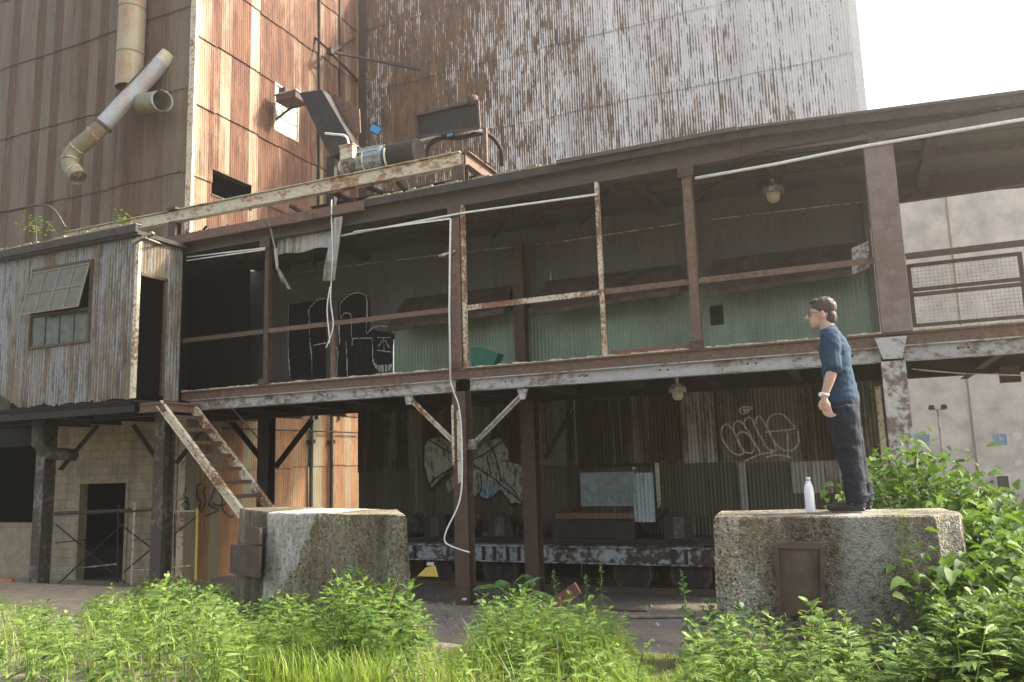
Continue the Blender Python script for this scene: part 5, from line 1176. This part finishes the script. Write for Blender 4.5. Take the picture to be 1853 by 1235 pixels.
SKY = [(-60,1075),(0,1075),(60,1085),(110,1108),(140,1122),(160,1085),(220,1062),(300,1040),(380,1050),(420,1072),(480,1078),(530,1062),(600,1038),(660,1030),(720,1048),(760,1062),(778,1110),(800,1165),(845,1150),(865,1092),(900,1052),(960,1044),(1000,1062),(1060,1088),(1120,1104),(1145,1160),(1180,1210),(1230,1195),(1258,1115),(1300,1090),(1350,1125),(1420,1112),(1480,1095),(1530,1112),(1600,1140),(1650,1150),(1700,1122),(1740,1065),(1853,1040),(2000,1030)]
sx = np.array([p[0] for p in SKY], float); sy = np.array([p[1] for p in SKY], float)
def blocked(x, y):   # inside or right against the concrete blocks
    if -1.35 < x < .85 and 6.45 < y < 8.2: return True
    if -7.7 < x < -3.6 and y > 6.62+(-.27)*(x+4.1)*1.0 and y < 9.2: return True
    return False
def scatter(n, region, hmin, hmax, seed, kinds, maxcols=None, lightx=None):
    r = np.random.default_rng(seed); Vs, Fs, k = [], [], 0; SVs = MB(); cnt = 0
    while cnt < n:
        x, y = region(r)
        if x is None: cnt += .2; continue
        cnt += 1
        if blocked(x, y): continue
        g = gz(x, y); px, py = proj((x, y, g))
        if px < -150 or px > 2000: continue
        lim = np.interp(px, sx, sy)+abs(r.normal(0, 1))*42-4
        h = r.uniform(hmin, hmax)
        _, pyt = proj((x, y, g+h))
        if pyt < lim:
            h = h*(py-lim)/(py-pyt) if py > lim else 0
        if h < .10: continue
        V, F, S = TEMPL[kinds[r.integers(len(kinds))]]; a = r.uniform(0, 6.28); c_, s_ = math.cos(a), math.sin(a)
        hs_ = h; ws_ = min(1.15, .55+.5*h)
        Rm = np.array([[c_, -s_, 0], [s_, c_, 0], [0, 0, 1]]); tl = r.normal(0, .10, 2)
        W_ = (V*np.array([ws_, ws_, hs_])) @ Rm.T; W_[:, 0] += W_[:, 2]*tl[0]; W_[:, 1] += W_[:, 2]*tl[1]
        Vs.append(W_+np.array([x, y, g])); Fs.append(F+k); k += len(V)
    return np.concatenate(Vs), np.concatenate(Fs)
def reg(x0, x1, y0, y1):
    def f(r):
        for _ in range(20):
            y = r.uniform(y0, y1); x = r.uniform(x0, x1); px, _py = proj((x, y, gz(x, y)))
            if -120 < px < 1980: return x, y
        return None, None
    return f
def pxreg(pa, pb, y0, y1):
    def f(r):
        y = r.uniform(y0, y1); px = r.uniform(pa, pb); v = at(px, 1100, Y=y); return v.x, y
    return f
V, F = scatter(320, pxreg(-120, 460, 3.6, 9.6), .35, 1.0, 21, [0, 1, 2, 3, 4, 5]); tag(build_np('weed_thicket', V, F, M['leaf_b']), kind='stuff', label='bright yellow green weeds filling the lower left corner', cat='weeds')
V, F = scatter(210, pxreg(120, 520, 6.0, 10.2), .35, 1.0, 22, [0, 1, 2, 3]); tag(build_np('weed_thicket', V, F, M['leaf_a']), kind='stuff', label='deep green weeds in front of the yard and left block', cat='weeds')
V, F = scatter(160, pxreg(430, 790, 4.6, 7.6), .3, 1.0, 23, [0, 1, 2, 3, 6]); tag(build_np('weed_thicket', V, F, M['leaf_a']), kind='stuff', label='leafy weeds in front of the block below the stairs', cat='weeds')
V, F = scatter(140, pxreg(860, 1150, 5.0, 9.4), .3, .9, 24, [0, 1, 2, 5]); tag(build_np('weed_thicket', V, F, M['leaf_a']), kind='stuff', label='weed clump in the middle between the two blocks', cat='weeds')
V, F = scatter(150, pxreg(1240, 1760, 4.6, 6.9), .3, .95, 25, [0, 1, 2, 3, 4]); tag(build_np('weed_thicket', V, F, M['leaf_b']), kind='stuff', label='pale green weeds in front of the block the man stands on', cat='weeds')
V, F = scatter(60, pxreg(700, 1300, 4.3, 5.6), .15, .45, 26, [0, 1, 4, 5]); tag(build_np('weed_thicket', V, F, M['leaf_b']), kind='stuff', label='low young weeds along the bottom centre', cat='weeds')
# grass
def grass(n, region, hmin, hmax, seed, mat, label, w=.0035):
    r = np.random.default_rng(seed); Vs = np.zeros((n*6, 3)); Fs = []; c = 0
    while c < n:
        x, y = region(r)
        if blocked(x, y): n -= 1; continue
        g = gz(x, y); px, py = proj((x, y, g)); h = r.uniform(hmin, hmax); _, pyt = proj((x, y, g+h)); lim = np.interp(px, sx, sy)+10
        if pyt < lim: h *= max(.15, (py-lim)/(py-pyt))
        a = r.uniform(0, 6.28); ln = r.uniform(.1, .6)*h; dx, dy = math.cos(a), math.sin(a); ww = w*r.uniform(.7, 1.4)
        for j, (t, wt_) in enumerate(((0, 1), (.55, .8), (1, .1))):
            cx_ = x+dx*ln*t*t; cy_ = y+dy*ln*t*t; cz_ = g+h*(t-.15*t*t)
            Vs[c*6+j*2] = (cx_-dy*ww*wt_, cy_+dx*ww*wt_, cz_); Vs[c*6+j*2+1] = (cx_+dy*ww*wt_, cy_-dx*ww*wt_, cz_)
        Fs += [[c*6, c*6+1, c*6+3, c*6+2], [c*6+2, c*6+3, c*6+5, c*6+4]]; c += 1
    return tag(build_np('grass', Vs[:c*6], np.array(Fs), mat), kind='stuff', label=label, cat='grass')
grass(1300, pxreg(-100, 420, 3.6, 8.0), .2, .6, 36, M['grass'], 'long green grass blades among the lower left weeds')
grass(4500, pxreg(380, 700, 4.4, 6.4), .10, .34, 31, M['grass'], 'bright yellow green grass at the lower left centre')
grass(9000, pxreg(640, 1350, 4.4, 7.8), .06, .35, 32, M['grass'], 'short green grass across the bottom centre')
grass(5000, pxreg(700, 1300, 4.4, 9.2), .05, .28, 33, M['dry'], 'dry straw coloured grass among the centre weeds')
grass(900, pxreg(1290, 1400, 5.9, 6.5), .2, .55, 34, M['dry'], 'dry drooping grass against the left corner of the man\'s block')
grass(1300, pxreg(800, 1180, 4.6, 9.0), .15, .55, 37, M['grass'], 'long green grass blades among the middle weeds')
grass(2500, pxreg(1200, 1750, 4.4, 6.3), .08, .35, 35, M['grass'], 'green grass below the weeds at the lower right')
r9 = np.random.default_rng(99); TB = [mugwort(80+i, 1.0, 14, .16, .085, False) for i in range(3)]; TS = TEMPL; TEMPL = TB
V, F = scatter(70, pxreg(-100, 1800, 5.0, 8.5), .2, .7, 41, [0, 1, 2]); tag(build_np('broadleaf_weeds', V, F, M['leaf_s']), kind='stuff', label='scattered darker broad leafed weeds among the green weeds', cat='weeds')
TEMPL = [mugwort(90+i, 1.0, 9, .07, .012, False) for i in range(3)]
V, F = scatter(130, pxreg(-100, 1800, 4.8, 8.5), .5, 1.1, 42, [0, 1, 2]); tag(build_np('dead_stalks', V, F, M['dry']), kind='stuff', label='thin dead straw coloured stalks standing among the weeds', cat='stalks')
TEMPL = TS
# individual tall weeds
def single(px, Y, top_py, mat, tmpl, label, wide=.9, nm='tall_weed', group=None):
    b0 = at(px, 1100, Y=Y); g = gz(b0.x, Y); z1 = at(px, top_py, Y=Y).z; h = z1-g
    V, F, S = tmpl; base = np.array([b0.x, Y, g])
    t = thing(nm, label, 'weed', (b0.x, Y, g), group); a = rng.uniform(0, 6.28); Rm = np.array([[math.cos(a), -math.sin(a), 0], [math.sin(a), math.cos(a), 0], [0, 0, 1]])
    build_np('foliage', (V*np.array([wide, wide, h])) @ Rm.T+base, F, mat, t)
    S2 = (S*np.array([wide, wide, h])) @ Rm.T+base; MB().tube([tuple(p) for p in S2], [.008, .006, .005, .003], 6).build('stem', M['stem'], t)
big = [mugwort(50+i, 1.0, 30, .22, .045, True) for i in range(3)]; bl = [mugwort(60+i, 1.0, 40, .15, .05, False) for i in range(3)]
single(1490, 6.2, 1088, M['leaf_b'], big[0], 'tall bright weed just left of the rusty plate base', 1.0)
single(1545, 5.9, 1105, M['leaf_b'], big[1], 'tall bright weed right of the rusty plate')
single(1600, 5.9, 1130, M['leaf_b'], big[2], 'bright weed in front of the right half of the man\'s block')
single(1662, 6.1, 1145, M['leaf_a'], big[0], 'narrow weed near the right end of the man\'s block')
single(1300, 6.6, 1085, M['leaf_s'], big[1], 'tall weed at the left corner of the man\'s block')
single(1345, 6.2, 1100, M['leaf_s'], big[2], 'bushy weed in front of the left end of the man\'s block')
single(1008, 9.4, 1030, M['leaf_s'], bl[0], 'thin upright weed standing before the wagon left of the others', .6)
single(1058, 9.6, 1042, M['leaf_s'], bl[1], 'short upright weed standing before the wagon in the middle', .6)
single(1087, 9.4, 1013, M['leaf_s'], bl[2], 'tallest thin weed standing before the wagon', .6)
single(1243, 9.0, 1035, M['leaf_s'], bl[0], 'lone thin sapling growing in the road gap', .65)
single(650, 6.5, 1028, M['leaf_s'], big[0], 'tall weed in front of the middle of the stained block')
single(724, 6.2, 1048, M['leaf_a'], big[1], 'tall weed at the right end of the stained block')
single(745, 5.6, 1104, M['leaf_b'], big[2], 'drooping pale weed below the right corner of the stained block')
single(310, 8.6, 1036, M['leaf_a'], big[2], 'highest green weed left of the stained block')
single(305, 6.9, 1066, M['leaf_b'], big[0], 'bright pointed weed in front of the dark left thicket')
single(453, 8.4, 1038, M['leaf_a'], big[1], 'dark weed at the left foot of the stained block')
# pinnate sapling in the middle
def pinnate(px, Y, fronds, label, g0=None, mat='leaf_s'):
    b0 = at(px, 1100, Y=Y); g = gz(b0.x, Y); t = thing('pinnate_sapling', label, 'sapling', (b0.x, Y, g)); Vs, Fs, n = [], [], 0; st_ = MB(); r = np.random.default_rng(5)
    for (tx, ty, bx, by) in fronds:
        A_ = at(bx, by, Y=Y+r.uniform(-.1, .1)); B_ = at(tx, ty, Y=Y+r.uniform(-.35, .35)); mid = A_.lerp(B_, .5)+Vector((0, 0, .09)); cur = smoothpts([A_, mid, B_], 8); st_.tube(cur, .004, 5)
        for i, q in enumerate(cur[2:]):
            q = Vector(q); d = (Vector(cur[min(i+3, len(cur)-1)])-Vector(cur[i+1])).normalized(); sd_ = d.cross(Vector((0, 0, 1))).normalized()
            for s_ in (-1, 1):
                dd_ = np.array(d*.35+sd_*s_+Vector((0, 0, -.15))); V, F = leaf_blade(.10, .028, dd_, np.array([0, 0, 1.]), .4); Vs.append(V+np.array(q)); Fs.append(F+n); n += len(V)
    st_.tube([(b0.x, Y, g), at(fronds[0][2], fronds[0][3], Y=Y)], .01, 6)
    build_np('foliage', np.concatenate(Vs), np.concatenate(Fs), M[mat], t); st_.build('stem', M['stem'], t)
pinnate(935, 8.4, [(868, 1060, 930, 1090), (885, 1090, 930, 1100), (905, 1050, 932, 1095), (975, 1045, 935, 1095), (990, 1075, 938, 1100), (950, 1040, 935, 1090), (870, 1110, 930, 1110)], 'feathery pinnate sapling at the left of the middle clump')
# knotweed shrubs
def shrub(cx, cy, rad, zt, n, seed, label, ns=9, zlow=.5):
    r = np.random.default_rng(seed); g = gz(cx, cy); t = thing('knotweed_shrub', label, 'shrub', (cx, cy, g)); Vs, Fs, k = [], [], 0; st_ = MB()
    per = n//ns
    for i in range(ns):
        a = r.uniform(0, 6.28); rr = rad*math.sqrt(r.uniform(.02, 1)); tip = np.array([cx+rr*math.cos(a), cy+rr*math.sin(a), g+(zt-g)*(1-.35*(rr/rad)**2)*r.uniform(.8, 1.0)])
        b_ = np.array([cx+.25*rr*math.cos(a), cy+.25*rr*math.sin(a), g]); mid = b_*.45+tip*.55+np.array([0, 0, .35*r.uniform(.5, 1)])
        cur = smoothpts([Vector(b_), Vector(mid), Vector(tip), Vector(tip)+Vector((.25*math.cos(a), .25*math.sin(a), -.12))], 8); st_.tube(cur, .008, 5)
        for j in range(per):
            q = np.array(cur[int(r.uniform(.15, 1)*(len(cur)-1))])+r.normal(0, .13, 3); az = r.uniform(0, 6.28); el = r.uniform(-.5, .25)
            d = np.array([math.cos(az)*math.cos(el), math.sin(az)*math.cos(el), math.sin(el)]); L_ = r.uniform(.06, .135); up = np.array([r.normal(0, .4), r.normal(0, .4), 1.])
            side = np.cross(d, up); side /= np.linalg.norm(side); w = L_*.62; V = []
            for tt, ww in ((0, .3), (.2, .95), (.5, 1), (.8, .55), (1, .03)):
                c_ = d*L_*tt+np.array([0, 0, -.25*L_*tt*tt]); V += [c_-side*w*ww/2+np.array([0, 0, .02*ww]), c_, c_+side*w*ww/2+np.array([0, 0, .02*ww])]
            F = []
            for s_ in range(4): F += [[s_*3, s_*3+1, s_*3+4, s_*3+3], [s_*3+1, s_*3+2, s_*3+5, s_*3+4]]
            Vs.append(np.array(V)+q); Fs.append(np.array(F)+k); k += len(V)
    V_ = np.concatenate(Vs); V_[:, 2] = np.maximum(V_[:, 2], g+.03)
    build_np('foliage', V_, np.concatenate(Fs), M['leaf_k'], t); st_.build('stem', M['stem'], t)
def atg(px, Y): v = at(px, 1000, Y=Y); return v.x, Y
x_, y_ = atg(1690, 9.3); shrub(x_, y_, .85, 2.33, 1700, 71, 'broad leafed shrub right behind the man and block', 12)
x_, y_ = atg(1620, 9.9); shrub(x_, y_, .6, 2.15, 600, 75, 'low leafy shrub just behind the man\'s heels', 8)
x_, y_ = atg(1790, 8.5); shrub(x_, y_, .75, 1.9, 1100, 72, 'broad leafed shrub at the right edge behind the block end', 11)
x_, y_ = atg(1870, 7.4); shrub(x_, y_, .8, 1.8, 1200, 73, 'dense shrub filling the right edge beside the block', 12)
x_, y_ = atg(1800, 6.6); shrub(x_, y_, .6, 1.45, 800, 74, 'lower dark leafed shrub in front of the block\'s right end', 8)
V, F = scatter(160, pxreg(1690, 1950, 5.0, 6.4), .4, .9, 27, [0, 1, 2, 3]); tag(build_np('weed_thicket', V, F, M['leaf_a']), kind='stuff', label='green weeds in the lower right corner', cat='weeds')
# a leaf tip behind man's leg belongs to low shrub; roof plants
def roof_plant(px, py, Y, zb_, s, label):
    p = at(px, py, Y=Y); t = thing('roof_weed', label, 'plant', (p.x, Y, zb_)); r = np.random.default_rng(int(px)); Vs, Fs, n = [], [], 0
    for i in range(int(46*s)):
        az = r.uniform(0, 6.28); q = np.array([p.x, Y, p.z])+r.normal(0, .10*s, 3)*np.array([1.2, 1, .8]); q[2] = max(q[2], zb_+.02); d = np.array([math.cos(az), math.sin(az), r.uniform(-.2, .5)]); V, F = leaf_blade(.09, .05, d, np.array([0, 0, 1.]), .3); Vs.append(V+q); Fs.append(F+n); n += len(V)
    build_np('foliage', np.concatenate(Vs), np.concatenate(Fs), M['leaf_b'], t)
    MB().tube([(p.x+.05, Y, zb_), (p.x, Y, p.z)], .008, 5).build('stem', M['stem'], t)
roof_plant(66, 408, 11.0, 6.95, 1.6, 'leafy weed growing on the cabin roof below the bent pipe')
roof_plant(222, 396, 11.3, 6.95, .8, 'small weed growing on the cabin roof beside the cream beam')

# ------------------------------------------------------------------ small debris and fixings
rn = random.Random(77); b = MB()
for k in range(2600):
    x = rn.uniform(-13, 3); y = rn.uniform(8.0, 15.0)
    if rn.random() < .45: y = rn.uniform(8.0, 10.5)
    if blocked(x, y): continue
    r_ = rn.uniform(.008, .03)*(1 if rn.random() < .93 else 2.2); zz = gz(x, y)+(.008 if x > -11.2 else .032)
    c_ = [(x+r_*math.cos(t+k)*rn.uniform(.7, 1.2), y+r_*math.sin(t+k)*rn.uniform(.7, 1.2), zz) for t in (0, 1.6, 3.1, 4.7)]
    b.add(c_+[(x, y, zz+r_*.8)], [(0, 1, 4), (1, 2, 4), (2, 3, 4), (3, 0, 4)])
tag(b.build('gravel', m_plain('mixed_gravel', (.26, .24, .21), .95, 0, .5, 6)), kind='stuff', label='loose gravel and grit scattered over the yard and road', cat='gravel')
for k, (x, y, L_, a, mt) in enumerate(((-3.2, 11.2, .9, .3, 'wood'), (-4.6, 12.9, 1.3, -.2, 'rust'), (-9.3, 12.4, 1.1, .5, 'wood'), (-2.4, 12.7, .8, 1.0, 'rust'), (-7.6, 11.4, .7, -.8, 'wood'), (-5.2, 10.1, .5, 1.3, 'rust'))):
    z_ = gz(x, y)+.03; b = MB(); b.bar((x, y, z_), (x+L_*math.cos(a), y+L_*math.sin(a), gz(x, y+L_*math.sin(a))+.035), .09 if mt == 'wood' else .03, .025)
    tag(b.build('fallen_board' if mt == 'wood' else 'fallen_bar', M[mt], loc=(x, y, z_)), ['grey board lying on the road right of the middle post', 'rusty bar lying beside the wagon wheels', 'grey board lying behind the stained block', 'rusty bar lying near the right lower post', 'short grey board lying left of the middle post', 'short rusty bar lying at the edge of the middle weeds'][k], 'board' if mt == 'wood' else 'bar')
# clutter on the wagon
cl = thing('machine_scrap', 'dark jumbled machine scrap heaped on the left part of the wagon', 'scrap', (-8, WY+.5, .66))
for g_, (xa, xb, n_, lab) in enumerate(((-9.6, -6.4, 26, 0), (-5.7, -3.8, 16, 1))):
    if g_: cl = thing('machine_scrap', 'dark jumbled machine scrap on the wagon below the glass panel', 'scrap', (-4.8, WY+.5, .66))
    m1, m2 = MB(), MB()
    for k in range(n_):
        x = rn.uniform(xa, xb); y = WY+rn.uniform(.25, .8); z_ = .68+rn.random()*.25
        q = (x+rn.uniform(-.5, .5), y+rn.uniform(-.1, .2), .68+rn.random()*.55)
        (m1 if k % 3 else m2).bar((x, y, z_), q, rn.uniform(.03, .14), rn.uniform(.02, .10))
    m1.build('scrap_bar', M['black'], cl)['kind'] = 'stuff'; m2.build('scrap_plate', M['rust'], cl)['kind'] = 'stuff'
# rivets, splice plates and gussets on the walkway steel
b = MB(); x = -12.3
while x < XR: b.ell((x, Y0-.075, 3.70), (.012, .008, .012), 6, 4); b.ell((x+.02, Y0-.115, 6.74), (.012, .008, .012), 6, 4); x += .22
b.build('rivets', M['rust'], wk)['kind'] = 'stuff'
for (px, py) in ((740, 722), (946, 712), (826, 806), (853, 806)):
    p = at(px, py, Y=Y0-.07); b = MB(); s_ = 1 if py < 750 else -1
    b.prism([(p.x-.10, Y0-.075, p.z+.07*s_), (p.x+.10, Y0-.075, p.z+.07*s_), (p.x+.04, Y0-.075, p.z-.10*s_), (p.x-.05, Y0-.075, p.z-.10*s_)], (0, .012, 0))
    for dx in (-.05, .05): b.ell((p.x+dx, Y0-.08, p.z+.03*s_), (.013, .01, .013), 6, 4)
    b.build('gusset_plate', M['post_pale'], wk)
for x in (-10.36, -6.19, -2.14, .57):
    b = MB(); b.box((x-.12, Y0-.128, 6.50), (x+.12, Y0-.112, 6.70)); b.box((x-.11, Y0-.13, 3.815), (x+.11, Y0-.10, 3.93))
    for dx in (-.07, .07):
        for zz in (6.55, 6.64, 3.87): b.ell((x+dx, Y0-.132, zz), (.014, .01, .014), 6, 4)
    b.build('splice_plate', M['rust'], wk)
# ------------------------------------------------------------------ haze: air volume added to stand in for the sun-glare veil
hz_ = MB().box((-45, -12, -2), (40, 60, 23)).build('haze', bpy.data.materials.new('glare_haze')); tag(hz_, kind='stuff')
hm_ = hz_.data.materials[0]; hm_.use_nodes = True; hn = hm_.node_tree; hn.nodes.remove(hn.nodes['Principled BSDF'])
pv = hn.nodes.new('ShaderNodeVolumePrincipled'); pv.inputs['Density'].default_value = .0052; pv.inputs['Color'].default_value = (.97, .92, .80, 1); pv.inputs['Anisotropy'].default_value = .84
hn.links.new(pv.outputs[0], hn.nodes['Material Output'].inputs['Volume'])
